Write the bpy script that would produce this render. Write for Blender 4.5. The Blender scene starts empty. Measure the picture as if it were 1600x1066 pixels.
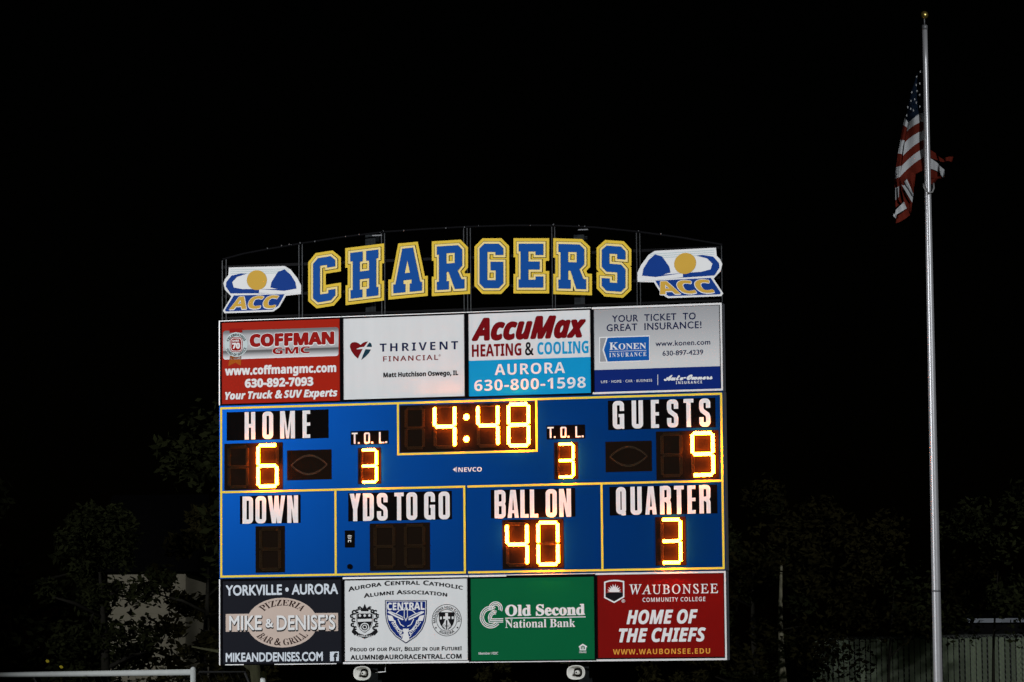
import bpy, math, random, os
from mathutils import Vector, Matrix
S = bpy.context.scene
COL = S.collection
R = math.radians
random.seed(7)

# ------------------------------------------------------------------ camera
FPX, PITCH, ROLL, CAMZ = 5451.0, 0.0974216, -0.0090515, 2.25
cp, sp = math.cos(PITCH), math.sin(PITCH)
cr, sr = math.cos(ROLL), math.sin(ROLL)
FWD = Vector((0, cp, sp)); _U = Vector((0, -sp, cp)); _R = Vector((1, 0, 0))
RGT = cr * _R + sr * _U; UPV = -sr * _R + cr * _U
CAM = Vector((0, 0, CAMZ))
cd = bpy.data.cameras.new('camera'); cam = bpy.data.objects.new('camera', cd); COL.objects.link(cam)
cd.sensor_width = 36.0; cd.lens = 36.0 * FPX / 1600.0; cd.clip_start = 0.5; cd.clip_end = 3000
M = Matrix((RGT, UPV, -FWD)).transposed().to_4x4(); M.translation = CAM
cam.matrix_world = M
S.camera = cam

# ------------------------------------------------------------------ night sky, moon, stadium floodlights
w = bpy.data.worlds.new('World'); S.world = w; w.use_nodes = True
nt = w.node_tree; bg = nt.nodes['Background']
sky = nt.nodes.new('ShaderNodeTexSky'); sky.sky_type = 'NISHITA'; sky.sun_disc = False
sky.sun_elevation = R(3); sky.sun_rotation = R(150)
nt.links.new(sky.outputs[0], bg.inputs[0]); bg.inputs[1].default_value = 0.00012
sl = bpy.data.lights.new('moon', 'SUN'); sl.energy = 0.004; sl.angle = R(0.5); sl.color = (0.9, 0.94, 1)
so = bpy.data.objects.new('moon', sl); COL.objects.link(so); so.rotation_euler = (R(60), 0, R(-30))

def flood(loc, aim, power, ang, col, blend=0.5, size=0.6):
    l = bpy.data.lights.new('stadium_floodlight', 'SPOT'); l.energy = power; l.spot_size = R(ang)
    l.spot_blend = blend; l.color = col; l.shadow_soft_size = size
    o = bpy.data.objects.new('stadium_floodlight', l); COL.objects.link(o); o.location = loc
    o.rotation_euler = (Vector(aim) - Vector(loc)).to_track_quat('-Z', 'Y').to_euler()
    return o
flood((-24.4, 25.5, 11), (-5.0, 49.8, 5.0), 28500, 34, (0.98, 0.99, 1.0), 0.12)
flood((17, 21, 15), (3.6, 48.6, 5.6), 18000, 38, (0.98, 0.99, 1.0), 0.7)

S.view_settings.view_transform = 'Standard'
S.view_settings.look = 'None'
S.view_settings.exposure = 0.0
S.view_settings.gamma = 1.0
S.cycles.max_bounces = 6
S.cycles.use_denoising = True

# ------------------------------------------------------------------ board plane (its lower left corner, yaw)
TH = 0.247381
B0 = Vector((-4.193670, 49.657376, CAMZ + 0.268086))
BE = Vector((math.cos(TH), -math.sin(TH), 0)); BN = Vector((-math.sin(TH), -math.cos(TH), 0))
BW, BH = 7.32, 4.9176

def ray(x, y):
    return (FWD * FPX + RGT * (x - 800) + UPV * (533 - y)).normalized()
def px2uv(x, y):
    d = ray(x, y); t = (B0 - CAM).dot(BN) / d.dot(BN); p = CAM + d * t - B0
    return p.dot(BE), p.z
def at(x, y, Y):                                   # the point at depth Y metres seen along that direction
    d = ray(x, y); return CAM + d * ((Y - CAM.y) / d.y)
CR = [0, 0, 1.0]
def crop(ox, oy, s): CR[:] = [ox, oy, s]
def q(x, y): return (CR[0] + x / CR[2], CR[1] + y / CR[2])
def P(x, y): return px2uv(*q(x, y))

# ------------------------------------------------------------------ materials
def lin(c): return tuple(((v / 255) / 12.92 if v <= 10 else ((v / 255 + 0.055) / 1.055) ** 2.4) for v in c)
def mat(name, col, rough=0.5, metal=0.0, var=0.06, scale=3.0, spec=0.03, emit=None, estr=0, stretch=(1, 1, 1), bump=0, alpha=None):
    m = bpy.data.materials.new(name); m.use_nodes = True
    n = m.node_tree; b = n.nodes['Principled BSDF']
    tc = n.nodes.new('ShaderNodeTexCoord'); mp = n.nodes.new('ShaderNodeMapping'); mp.inputs['Scale'].default_value = stretch
    nz = n.nodes.new('ShaderNodeTexNoise'); nz.inputs['Scale'].default_value = scale; nz.inputs['Detail'].default_value = 5
    n.links.new(tc.outputs['Object'], mp.inputs[0]); n.links.new(mp.outputs[0], nz.inputs['Vector'])
    mx = n.nodes.new('ShaderNodeMix'); mx.data_type = 'RGBA'
    lo = tuple(max(0, v * (1 - var)) for v in col) + (1,); hi = tuple(min(1, v * (1 + var)) for v in col) + (1,)
    mx.inputs[6].default_value = lo; mx.inputs[7].default_value = hi
    n.links.new(nz.outputs[0], mx.inputs[0]); n.links.new(mx.outputs[2], b.inputs['Base Color'])
    b.inputs['Roughness'].default_value = rough; b.inputs['Metallic'].default_value = metal
    b.inputs['Specular IOR Level'].default_value = spec
    if emit:
        b.inputs['Emission Color'].default_value = emit + (1,); b.inputs['Emission Strength'].default_value = estr
    if bump:
        bp = n.nodes.new('ShaderNodeBump'); bp.inputs['Strength'].default_value = bump; bp.inputs['Distance'].default_value = 0.02
        n.links.new(nz.outputs[0], bp.inputs['Height']); n.links.new(bp.outputs[0], b.inputs['Normal'])
    return m
def ramp_mat(name, stops, axis='Z', rough=0.5):    # printed gradient along the panel
    m = bpy.data.materials.new(name); m.use_nodes = True; n = m.node_tree; b = n.nodes['Principled BSDF']
    tc = n.nodes.new('ShaderNodeTexCoord'); sx = n.nodes.new('ShaderNodeSeparateXYZ'); rp = n.nodes.new('ShaderNodeValToRGB')
    n.links.new(tc.outputs['Generated'], sx.inputs[0]); n.links.new(sx.outputs[axis], rp.inputs[0])
    e = rp.color_ramp.elements
    e[0].position, e[0].color = stops[0][0], stops[0][1] + (1,); e[1].position, e[1].color = stops[-1][0], stops[-1][1] + (1,)
    for p, c in stops[1:-1]:
        k = e.new(p); k.color = c + (1,)
    n.links.new(rp.outputs[0], b.inputs['Base Color']); b.inputs['Roughness'].default_value = rough
    return m
MT = dict(
    white=mat('white_print', (0.78, 0.79, 0.80), 0.45), panel=mat('white_panel', (0.71, 0.73, 0.745), 0.5, var=0.07, scale=2.2, stretch=(2.5, 1, .35)),
    black=mat('black_vinyl', (0.004, 0.0035, 0.0035), 0.8, spec=0.0), frame=mat('black_retainer', (0.004, 0.004, 0.005), 0.8, spec=0.0),
    blue=mat('blue_paint', (0.0015, 0.036, 0.178), 0.32, 0.4, var=0.07, scale=1.2, spec=0.0),
    yellow=mat('yellow_stripe', (0.93, 0.68, 0.07), 0.5), caption=mat('caption_white', (0.80, 0.80, 0.81), 0.4, stretch=(1, 1, 6)),
    digitface=mat('digit_mask', (0.010, 0.0062, 0.0042), 0.8, spec=0.0),
    alu=mat('aluminium_edge', (0.74, 0.74, 0.75), 0.42, 0.15, var=0.12, scale=9), aludull=mat('dull_aluminium', (0.2, 0.21, 0.24), 0.4, 0.5, var=0.3, scale=6),
    ledon=mat('lit_amber_led', (0.3, 0.15, 0.03), 0.4, emit=(1.0, 0.30, 0.008), estr=160), ledoff=mat('unlit_amber_led', (0.065, 0.036, 0.012), 0.45, spec=0.3),
    red=mat('sign_red', (0.37, 0.011, 0.001), 0.45, var=0.1, scale=1), dkred=mat('dark_red_print', (0.17, 0.002, 0.005), 0.5),
    cred=mat('letter_red', (0.30, 0.006, 0.004), 0.5), navy=mat('navy_print', (0.008, 0.014, 0.06), 0.5), ink=mat('black_ink', (0.008, 0.008, 0.01), 0.5),
    teal=mat('dark_teal_print', (0.006, 0.035, 0.06), 0.5), cyan=mat('cyan_print', (0.004, 0.30, 0.62), 0.45, var=0.05),
    kblue=mat('logo_blue', (0.006, 0.10, 0.40), 0.5), dkblue=mat('dark_blue_print', (0.004, 0.020, 0.17), 0.5), grey=mat('grey_print', (0.32, 0.33, 0.35), 0.5),
    night=mat('black_navy_panel', (0.010, 0.011, 0.017), 0.5), tan=mat('tan_print', (0.58, 0.47, 0.41), 0.5), brown=mat('dark_brown_print', (0.025, 0.008, 0.006), 0.5),
    pale=mat('pale_blue_white_print', (0.66, 0.72, 0.80), 0.5), green=mat('bank_green', (0.001, 0.115, 0.040), 0.45, var=0.08, scale=1.5),
    maroon=mat('sign_maroon', (0.20, 0.004, 0.003), 0.45, var=0.08), orange=mat('orange_print', (0.75, 0.33, 0.05), 0.5), ribbon=mat('ribbon_orange', (0.40, 0.09, 0.005), 0.5),
    gold=mat('gold_letter_edge', (0.76, 0.53, 0.055), 0.45), palegold=mat('pale_gold_band', (0.88, 0.70, 0.28), 0.45), lblue=mat('letter_blue', (0.006, 0.075, 0.33), 0.45),
    mgold=mat('emblem_gold', (0.62, 0.38, 0.06), 0.5), mblue=mat('emblem_blue', (0.008, 0.045, 0.25), 0.5), silver=mat('emblem_silver', (0.55, 0.64, 0.65), 0.5, stretch=(1, 1, 8)),
    steel=mat('dark_steel', (0.020, 0.023, 0.025), 0.7, var=0.4, scale=8), rail=mat('black_rail', (0.006, 0.006, 0.007), 0.5), edge=mat('rail_edge', (0.042, 0.044, 0.047), 0.45, 0.3, var=0.6, scale=14),
    pole=mat('brushed_aluminium', (0.40, 0.405, 0.425), 0.33, 0.35, var=0.12, scale=6, stretch=(8, 8, 1)), brass=mat('gold_ball', (0.55, 0.42, 0.12), 0.3, 0.9), cap=mat('cast_cap', (0.16, 0.165, 0.175), 0.5, 0.4, var=0.3, scale=30),
    goal=mat('white_goal_paint', (0.72, 0.76, 0.75), 0.45, var=0.12, scale=5), net=mat('net_cord', (0.06, 0.06, 0.06), 0.8),
    horn=mat('horn_plastic', (0.70, 0.70, 0.66), 0.45, var=0.05), horndark=mat('driver_grey_throat_shade', (0.05, 0.045, 0.035), 0.5),
    fred=mat('flag_red', (0.085, 0.012, 0.007), 0.85, var=0.25, scale=7), fwhite=mat('flag_white', (0.34, 0.355, 0.37), 0.85, var=0.12, scale=7), fblue=mat('flag_blue', (0.004, 0.008, 0.017), 0.85, var=0.2), rope=mat('white_rope', (0.2, 0.2, 0.2), 0.8),
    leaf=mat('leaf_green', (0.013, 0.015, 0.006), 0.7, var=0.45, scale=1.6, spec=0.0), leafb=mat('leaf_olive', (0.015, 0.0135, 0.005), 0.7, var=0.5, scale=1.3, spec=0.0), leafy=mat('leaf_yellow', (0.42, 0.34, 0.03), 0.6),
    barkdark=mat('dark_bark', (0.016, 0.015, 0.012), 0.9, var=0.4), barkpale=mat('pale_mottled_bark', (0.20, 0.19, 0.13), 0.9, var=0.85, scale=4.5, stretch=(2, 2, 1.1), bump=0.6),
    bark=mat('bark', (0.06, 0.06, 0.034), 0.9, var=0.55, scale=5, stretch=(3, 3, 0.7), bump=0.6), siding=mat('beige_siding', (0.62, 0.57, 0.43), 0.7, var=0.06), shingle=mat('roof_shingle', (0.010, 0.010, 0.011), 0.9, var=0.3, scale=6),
    glass=mat('dark_window', (0.01, 0.012, 0.015), 0.15), trim=mat('white_trim', (0.6, 0.6, 0.58), 0.6),
    slat=mat('green_slat', (0.27, 0.33, 0.22), 0.6, var=0.35, scale=1.2, stretch=(9, 9, 1)), wire=mat('galvanised_wire', (0.28, 0.30, 0.28), 0.5, 0.5), fpost=mat('galvanised_post', (0.06, 0.065, 0.06), 0.5, 0.4),
    metalroof=mat('pale_metal_roof', (0.42, 0.46, 0.52), 0.5, 0.2, var=0.5, scale=4), grass=mat('night_grass', (0.035, 0.055, 0.02), 0.9, var=0.4, scale=0.8),
)

def led_glow(m, front, side):                      # side emission raised to stand in for camera bloom around lit digits
    n = m.node_tree; b = n.nodes['Principled BSDF']; tc = n.nodes.new('ShaderNodeTexCoord'); sx = n.nodes.new('ShaderNodeSeparateXYZ'); mr = n.nodes.new('ShaderNodeMapRange')
    n.links.new(tc.outputs['Normal'], sx.inputs[0]); n.links.new(sx.outputs['Y'], mr.inputs[0])
    mr.inputs[1].default_value = -0.85; mr.inputs[2].default_value = -0.1; mr.inputs[3].default_value = front; mr.inputs[4].default_value = side
    n.links.new(mr.outputs[0], b.inputs['Emission Strength'])
    cm = n.nodes.new('ShaderNodeMapRange'); cm.inputs[1].default_value = -0.85; cm.inputs[2].default_value = -0.1
    n.links.new(sx.outputs['Y'], cm.inputs[0]); mx = n.nodes.new('ShaderNodeMix'); mx.data_type = 'RGBA'
    mx.inputs[6].default_value = (1, 0.40, 0.08, 1); mx.inputs[7].default_value = (1, 0.165, 0.001, 1)
    n.links.new(cm.outputs[0], mx.inputs[0]); n.links.new(mx.outputs[2], b.inputs['Emission Color'])
led_glow(MT['ledon'], 5, 215)

# ------------------------------------------------------------------ mesh helpers
class MB:
    """collects faces; board coordinates (u, v, w): u along the board, v up, w towards the viewer"""
    def __init__(s): s.v = []; s.f = []; s.mi = []; s.j = 0
    def add(s, vs, fs, mi=0):
        b = len(s.v); s.v += [tuple(x) for x in vs]; s.f += [tuple(b + i for i in f) for f in fs]; s.mi += [mi] * len(fs)
    def poly(s, pts, w, jit=False):
        if jit: s.j += 1; w += 0.00006 * s.j
        a = sum(pts[i][0] * pts[(i + 1) % len(pts)][1] - pts[(i + 1) % len(pts)][0] * pts[i][1] for i in range(len(pts)))
        if a < 0: pts = pts[::-1]
        s.add([(p[0], -w, p[1]) for p in pts], [range(len(pts))])
    def rect(s, u0, v0, u1, v1, w): s.poly([(u0, v0), (u1, v0), (u1, v1), (u0, v1)], w)
    def box(s, u0, v0, u1, v1, w0, w1):
        V = [(u, -w_, v) for w_ in (w0, w1) for v in (v0, v1) for u in (u0, u1)]
        s.add(V, [(0, 2, 3, 1), (4, 5, 7, 6), (0, 1, 5, 4), (2, 6, 7, 3), (0, 4, 6, 2), (1, 3, 7, 5)])
    def slab(s, pts, w0, w1):                      # extruded outline
        n = len(pts)
        a = sum(pts[i][0] * pts[(i + 1) % n][1] - pts[(i + 1) % n][0] * pts[i][1] for i in range(n))
        if a < 0: pts = pts[::-1]
        s.add([(p[0], -w1, p[1]) for p in pts] + [(p[0], -w0, p[1]) for p in pts],
              [tuple(range(n)), tuple(range(2 * n - 1, n - 1, -1))] + [(i, n + i, n + (i + 1) % n, (i + 1) % n) for i in range(n)])
    def stroke(s, path, wd, w, closed=False, jit=False):
        if jit: s.j += 1; w += 0.00006 * s.j
        pp = []
        for q_ in path:
            if not pp or (Vector(q_) - Vector(pp[-1])).length > wd * .06: pp.append(q_)
        if closed and (Vector(pp[0]) - Vector(pp[-1])).length <= wd * .06: pp.pop()
        path = pp; n = len(path); L = []; Rr = []; h = wd / 2
        for i in range(n):
            p = Vector(path[i]); a = Vector(path[i - 1]) if (i or closed) else None; b = Vector(path[(i + 1) % n]) if (i < n - 1 or closed) else None
            d1 = (p - a).normalized() if a else (b - p).normalized(); d2 = (b - p).normalized() if b else d1
            t = (d1 + d2); t = t.normalized() if t.length > 1e-6 else d1
            nn = Vector((-t.y, t.x)); c = max(0.35, nn.dot(Vector((-d1.y, d1.x)))); k = h / c
            L.append(p + nn * k); Rr.append(p - nn * k)
        V = [(p.x, -w, p.y) for p in L] + [(p.x, -w, p.y) for p in Rr]
        m = n if closed else n - 1
        s.add(V, [(i, n + i, n + (i + 1) % n, (i + 1) % n) for i in range(m)])
    def disc(s, c, r, w, n=20, ry=None):
        ry = ry or r
        s.poly([(c[0] + r * math.cos(2 * math.pi * i / n), c[1] + ry * math.sin(2 * math.pi * i / n)) for i in range(n)], w)
    def shift(s, d):
        s.v = [(a[0] + d[0], a[1] + d[1], a[2] + d[2]) for a in s.v]; return s
    def tube(s, pts, rad, n=10, cap=True):         # round bar through 3-D points
        pts = [Vector(p) for p in pts]; rad = rad if isinstance(rad, (list, tuple)) else [rad] * len(pts); rings = []; ref = None
        for i, p in enumerate(pts):
            t = (pts[min(i + 1, len(pts) - 1)] - pts[max(i - 1, 0)]).normalized()
            if ref is None: ref = Vector((0, 0, 1)) if abs(t.z) < 0.9 else Vector((1, 0, 0))
            x = (ref - t * ref.dot(t)).normalized(); y = t.cross(x); ref = x
            rings.append([p + (x * math.cos(2 * math.pi * k / n) + y * math.sin(2 * math.pi * k / n)) * rad[i] for k in range(n)])
        V = [v for r_ in rings for v in r_]; F = []
        for i in range(len(pts) - 1):
            for k in range(n): F.append((i * n + k, i * n + (k + 1) % n, (i + 1) * n + (k + 1) % n, (i + 1) * n + k))
        if cap: F += [tuple(range(n - 1, -1, -1)), tuple((len(pts) - 1) * n + k for k in range(n))]
        s.add(V, F)
    def ball(s, c, r, n=16, m=10, sz=1.0):
        V = []; F = []
        for i in range(m + 1):
            a = math.pi * i / m
            for k in range(n): V.append((c[0] + r * math.sin(a) * math.cos(2 * math.pi * k / n), c[1] + r * math.sin(a) * math.sin(2 * math.pi * k / n), c[2] + r * sz * math.cos(a)))
        for i in range(m):
            for k in range(n): F.append((i * n + k, (i + 1) * n + k, (i + 1) * n + (k + 1) % n, i * n + (k + 1) % n))
        s.add(V, F)
    def build(s, name, mats, parent=None, smooth=False, origin=None):
        me = bpy.data.meshes.new(name)
        V = s.v if origin is None else [(a[0] - origin[0], a[1] - origin[1], a[2] - origin[2]) for a in s.v]
        me.from_pydata(V, [], s.f); me.update()
        mats = mats if isinstance(mats, (list, tuple)) else [mats]
        for m in mats: me.materials.append(m)
        if len(mats) > 1: me.polygons.foreach_set('material_index', s.mi)
        if smooth: me.polygons.foreach_set('use_smooth', [True] * len(me.polygons))
        o = bpy.data.objects.new(name, me); COL.objects.link(o)
        if parent: o.parent = parent
        return o
def tag(o, label, cat=None, group=None, kind=None):
    if label: o['label'] = label
    if cat: o['category'] = cat
    if group: o['group'] = group
    if kind: o['kind'] = kind
    return o
def thing(name, label, cat, loc=(0, 0, 0), rz=0, group=None):
    o = bpy.data.objects.new(name, None); COL.objects.link(o); o.location = loc; o.rotation_euler = (0, 0, rz); o.empty_display_size = 0.2
    return tag(o, label, cat, group)
ORG = [0, 0, 0]
def board_thing(name, label, cat, u, v, group=None):
    ORG[:] = [u, 0, v]
    return thing(name, label, cat, B0 + BE * u + Vector((0, 0, v)), -TH, group)
def put(mb, name, m, parent, smooth=False): return mb.build(name, m, parent, smooth, origin=ORG)

# ------------------------------------------------------------------ lettering
try:
    FMATH = bpy.data.fonts.load(os.path.join(bpy.utils.system_resource('DATAFILES', path='fonts'), 'NotoSansMath-Regular.woff2'))
except Exception:
    FMATH = None
STY = {'bold': (0x1D5D4, 0x1D5EE, 0x1D7EC), 'bolditalic': (0x1D63C, 0x1D656, None), 'serif': (0x1D400, 0x1D41A, 0x1D7CE), 'script': (0x1D4D0, 0x1D4EA, None), 'roman': (0x1D434, 0x1D44E, None), 'plain': None, 'sans': None}
_cache = {}
def _mesh(body, sty, off):
    cu = bpy.data.curves.new('t', 'FONT'); cu.body = body; cu.size = 1; cu.offset = off; cu.resolution_u = 4; cu.fill_mode = 'FRONT'
    if FMATH and sty != 'plain': cu.font = FMATH
    ob = bpy.data.objects.new('t', cu); me = bpy.data.meshes.new_from_object(ob)
    V = [(v.co.x, v.co.y) for v in me.vertices]; F = [tuple(p.vertices) for p in me.polygons]
    bpy.data.objects.remove(ob); bpy.data.curves.remove(cu); bpy.data.meshes.remove(me)
    return V, F
def _map(ch, sty):
    if FMATH is None or STY.get(sty) is None: return ch
    A, a, z = STY[sty]
    if 'A' <= ch <= 'Z': return chr(A + ord(ch) - 65)
    if 'a' <= ch <= 'z': return chr(a + ord(ch) - 97)
    if '0' <= ch <= '9': return chr((z or 0x1D7EC) + ord(ch) - 48)
    return ch
def glyph(ch, sty, off):
    k = (ch, sty, round(off, 4))
    if k in _cache: return _cache[k]
    c = _map(ch, sty); o2 = off
    if sty in ('bold', 'bolditalic', 'serif') and (c == ch and not ch.isspace()): o2 = off + 0.018
    V, F = _mesh(c, sty, 0) if not ch.isspace() else ([], [])
    V = [(p[0], p[1], 0) for p in V]
    if o2 > 0 and V:
        V0, F0 = V, F; V = []; F = []; nd = 8
        for i in range(nd + 1):
            a = 2 * math.pi * i / nd; dx, dy = (o2 * math.cos(a), o2 * math.sin(a)) if i < nd else (0, 0); b = len(V)
            V = V + [(p[0] + dx, p[1] + dy, i) for p in V0]; F = F + [tuple(b + k_ for k_ in f) for f in F0]
    h = _map('H', 'bold' if sty in ('bolditalic', 'script', 'roman') else sty)
    def wid(b):
        X = [p[0] for p in _mesh(b, sty, 0)[0]]; return max(X) - min(X)
    adv = wid(h + c + h) - wid(h + h)
    _cache[k] = (V, F, adv); return _cache[k]
def run(s, sty='bold', off=0.0, shear=0.0, sc=None, track=0.0):
    V = []; F = []; x = 0
    for ch in s:
        k = 1.0
        if sc and ch.islower(): ch = ch.upper(); k = sc
        sh = shear + (0.2 if (sty == 'bolditalic' and not ch.isalpha()) else 0)
        gv, gf, adv = glyph(ch, sty, off)
        b = len(V); V += [(x + (p[0] + p[1] * sh) * k, p[1] * k, p[2]) for p in gv]; F += [tuple(b + i for i in f) for f in gf]
        x += adv * k + track
    cap = max(p[1] for p in glyph('H', 'bold' if sty in ('bolditalic', 'script', 'roman') else sty, off)[0])
    return V, F, cap
def text(mb, s, x0, x1, top, bot, wz, sty='bold', off=0.0, shear=0.0, sc=None, track=0.0, arc=0.0, grow=0.0):
    """fits s between crop columns x0..x1, capitals between rows top..bot read at its middle"""
    V, F, cap = run(s, sty, off, shear, sc, track)
    xs = [p[0] for p in V]; mn, mx = min(xs), max(xs); xm = (x0 + x1) / 2
    ub, vb = P(xm, bot); _, vt = P(xm, top); ym = (top + bot) / 2
    u0 = P(x0, ym)[0]; u1 = P(x1, ym)[0]; kx = (u1 - u0) / (mx - mn); ky = (vt - vb) / cap
    out = []
    for (x, y, z) in V:
        u = u0 + (x - mn) * kx; v = vb + y * ky
        if arc:                                     # bend upward: arc = rise of the middle in metres
            t = (u - (u0 + u1) / 2) / ((u1 - u0) / 2); v += arc * (1 - t * t); u += (v - vb) * 0.5 * arc * 4 * t / (u1 - u0) * 1.0
        out.append((u, -wz - z * 3e-5, v))
    mb.add(out, F)
def ring_text(mb, s, c, r, a0, a1, h, wz, sty='bold', off=0.0, bottom=False, rv=None):
    """text on a circle (ellipse if rv) from angle a0 to a1 (degrees), capitals h tall"""
    V, F, cap = run(s, sty, off); xs = [p[0] for p in V]; mn, mx = min(xs), max(xs); out = []; k = (rv or r) / r
    for (x, y, z) in V:
        t = (x - mn) / (mx - mn); a = R(a0 + (a1 - a0) * t); rr = r - y / cap * h if bottom else r + y / cap * h
        out.append((c[0] + rr * math.cos(a), -wz - z * 3e-5, c[1] + rr * math.sin(a) * k))
    mb.add(out, F)

# condensed block capitals of the scoreboard captions: unit height, own widths
def arcp(cx, cy, r, a0, a1, n=5): return [(cx + r * math.cos(R(a0 + (a1 - a0) * i / n)), cy + r * math.sin(R(a0 + (a1 - a0) * i / n))) for i in range(n + 1)]
T_ = 0.158; H_ = T_ / 2
def rrect(x0, y0, x1, y1, r): return arcp(x1 - r, y0 + r, r, -90, 0) + arcp(x1 - r, y1 - r, r, 0, 90) + arcp(x0 + r, y1 - r, r, 90, 180) + arcp(x0 + r, y0 + r, r, 180, 270)
def block(ch, W):
    a, b = H_, W - H_; r = 0.085; rc = lambda x0, y0, x1, y1: ('p', [(x0, y0), (x1, y0), (x1, y1), (x0, y1)])
    L = rc(0, 0, T_, 1); Rt = rc(W - T_, 0, W, 1)
    if ch == 'H': return [L, Rt, rc(T_, .43, W - T_, .57)]
    if ch == 'O': return [('c', rrect(a, H_, b, 1 - H_, r))]
    if ch == 'Q': return [('c', rrect(a, H_ + .03, b, 1 - H_, r)), ('p', [(W * .5, .13), (W * .62, .05), (W * .98, .11), (W * .98, .0), (W * .7, -.02), (W * .5, .0)])]
    if ch == 'D': return [L, ('s', [(T_ * .8, 1 - H_), (b - r, 1 - H_)] + arcp(b - r, 1 - H_ - r, r, 90, 0) + arcp(b - r, H_ + r, r, 0, -90) + [(T_ * .8, H_)])]
    if ch == 'U': return [('s', [(a, 1), (a, H_ + r)] + arcp(a + r, H_ + r, r, 180, 270) + arcp(b - r, H_ + r, r, 270, 360) + [(b, 1)])]
    if ch == 'G': return [('s', [(b, .64), (b, 1 - H_ - r)] + arcp(b - r, 1 - H_ - r, r, 0, 90) + arcp(a + r, 1 - H_ - r, r, 90, 180) + arcp(a + r, H_ + r, r, 180, 270) + arcp(b - r, H_ + r, r, 270, 360) + [(b, .53)]), rc(W * .52, .42, W - T_ + .004, .53), rc(W * .8, 0, W, .15)]
    if ch == 'S': return [('s', [(b, .66), (b, 1 - H_ - r)] + arcp(b - r, 1 - H_ - r, r, 0, 90) + arcp(a + r, 1 - H_ - r, r, 90, 180) + [(a, .66), (a + .03, .57), (b - .03, .43), (b, .34), (b, H_ + r)] + arcp(b - r, H_ + r, r, 0, -90) + arcp(a + r, H_ + r, r, 270, 180) + [(a, .34)])]
    if ch == 'E': return [L, rc(T_, .87, W, 1), rc(T_, .44, W, .56), rc(T_, 0, W, .13)]
    if ch == 'L': return [L, rc(T_, 0, W, .13)]
    if ch == 'T': return [rc(0, .865, W, 1), rc(W / 2 - H_, 0, W / 2 + H_, .866)]
    if ch == 'M': return [L, Rt, ('p', [(T_, 1), (T_ + .02, 1), (W / 2 + .035, .0), (W / 2 - .055, .0), (T_, .62)]), ('p', [(W - T_, 1), (W - T_ - .02, 1), (W / 2 - .035, .0), (W / 2 + .055, .0), (W - T_, .62)])]
    if ch == 'N': return [L, Rt, ('p', [(T_ - .01, 1), (T_ + .01, 1), (W - T_ + .01, .42), (W - T_ + .01, 0), (W - T_ - .02, 0), (T_ - .01, .6)])]
    if ch == 'W': return [('p', [(0, 1), (.15, 1), (.235, .35), (.30, 0), (.15, 0)]), ('p', [(W, 1), (W - .15, 1), (W - .235, .35), (W - .30, 0), (W - .15, 0)]), ('p', [(W / 2 - .07, 1), (W / 2 + .07, 1), (.31, 0), (.18, 0)]), ('p', [(W / 2 + .07, 1), (W / 2 - .07, 1), (W - .31, 0), (W - .18, 0)])]
    if ch == 'Y': return [('p', [(0, 1), (.16, 1), (W / 2 + H_, .42), (W / 2 + H_, 0), (W / 2 - H_, 0), (W / 2 - H_, .42)]), ('p', [(W, 1), (W - .16, 1), (W / 2 - H_, .42), (W / 2 - H_ + .02, .36), (W / 2 + H_, .42)])]
    if ch == 'A': return [('p', [(0, 0), (.15, 0), (W / 2 + .02, 1), (W / 2 - .10, 1)]), ('p', [(W, 0), (W - .15, 0), (W / 2 - .02, 1), (W / 2 + .10, 1)]), rc(.11, .17, W - .11, .28)]
    if ch in 'RB':
        top = ('s', [(T_ * .8, 1 - .065), (b - r, 1 - .065)] + arcp(b - r, 1 - .065 - r, r, 90, 0) + [(b, .60), (b - .03, .53), (T_ * .8, .51)])
        if ch == 'R': return [L, top, ('s', [(W * .6, .50), (b - .02, .44), (b, .38), (b, 0)])]
        return [L, top, ('s', [(T_ * .8, .51), (b - .03, .50), (b, .42), (b, .065 + r)] + arcp(b - r, .065 + r, r, 0, -90) + [(T_ * .8, .065)])]
    if ch == '.': return [rc(0, 0, W, .16)]
    return []
def caption(mb, letters, top, bot, wz):
    """letters: (char, crop x0, crop x1); capital rows read at the middle of the word"""
    xm = (letters[0][1] + letters[-1][2]) / 2; ub, vb = P(xm, bot); vt = P(xm, top)[1]; h = vt - vb
    for ch, x0, x1 in letters:
        u0 = P(x0, (top + bot) / 2)[0]; u1 = P(x1, (top + bot) / 2)[0]; W = (u1 - u0) / h
        for kind, pts in block(ch, W):
            pp = [(u0 + p[0] * h, vb + p[1] * h) for p in pts]
            if kind == 'p': mb.poly(pp, wz, True)
            elif kind == 'c': mb.stroke(pp, T_ * h, wz, True, True)
            else: mb.stroke(pp, (T_ if ch not in 'RB' else .15) * h, wz, False, True)

# ------------------------------------------------------------------ ground
g = MB(); g.add([(-1500, -100, 0), (1500, -100, 0), (1500, 2500, 0), (-1500, 2500, 0)], [(0, 1, 2, 3)])
tag(g.build('ground', MT['grass']), None, None, None, 'structure')

# ------------------------------------------------------------------ rows of the board
V1 = px2uv(343, 905.0)[1]                      # bottom sign row / scoreboard
V2 = px2uv(343, 634.0)[1]                      # scoreboard / top sign row
UC = [0.0, px2uv(533.6, 560)[0], px2uv(728.8, 560)[0], px2uv(925.3, 560)[0], BW]
UB = [0.0, px2uv(535.6, 970)[0], px2uv(732.8, 970)[0], px2uv(931.0, 970)[0], BW]
def rowrect(crp, tl, br):
    crop(*crp); a = P(*tl); b = P(*br); return a[0], b[1], b[0], a[1]

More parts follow.
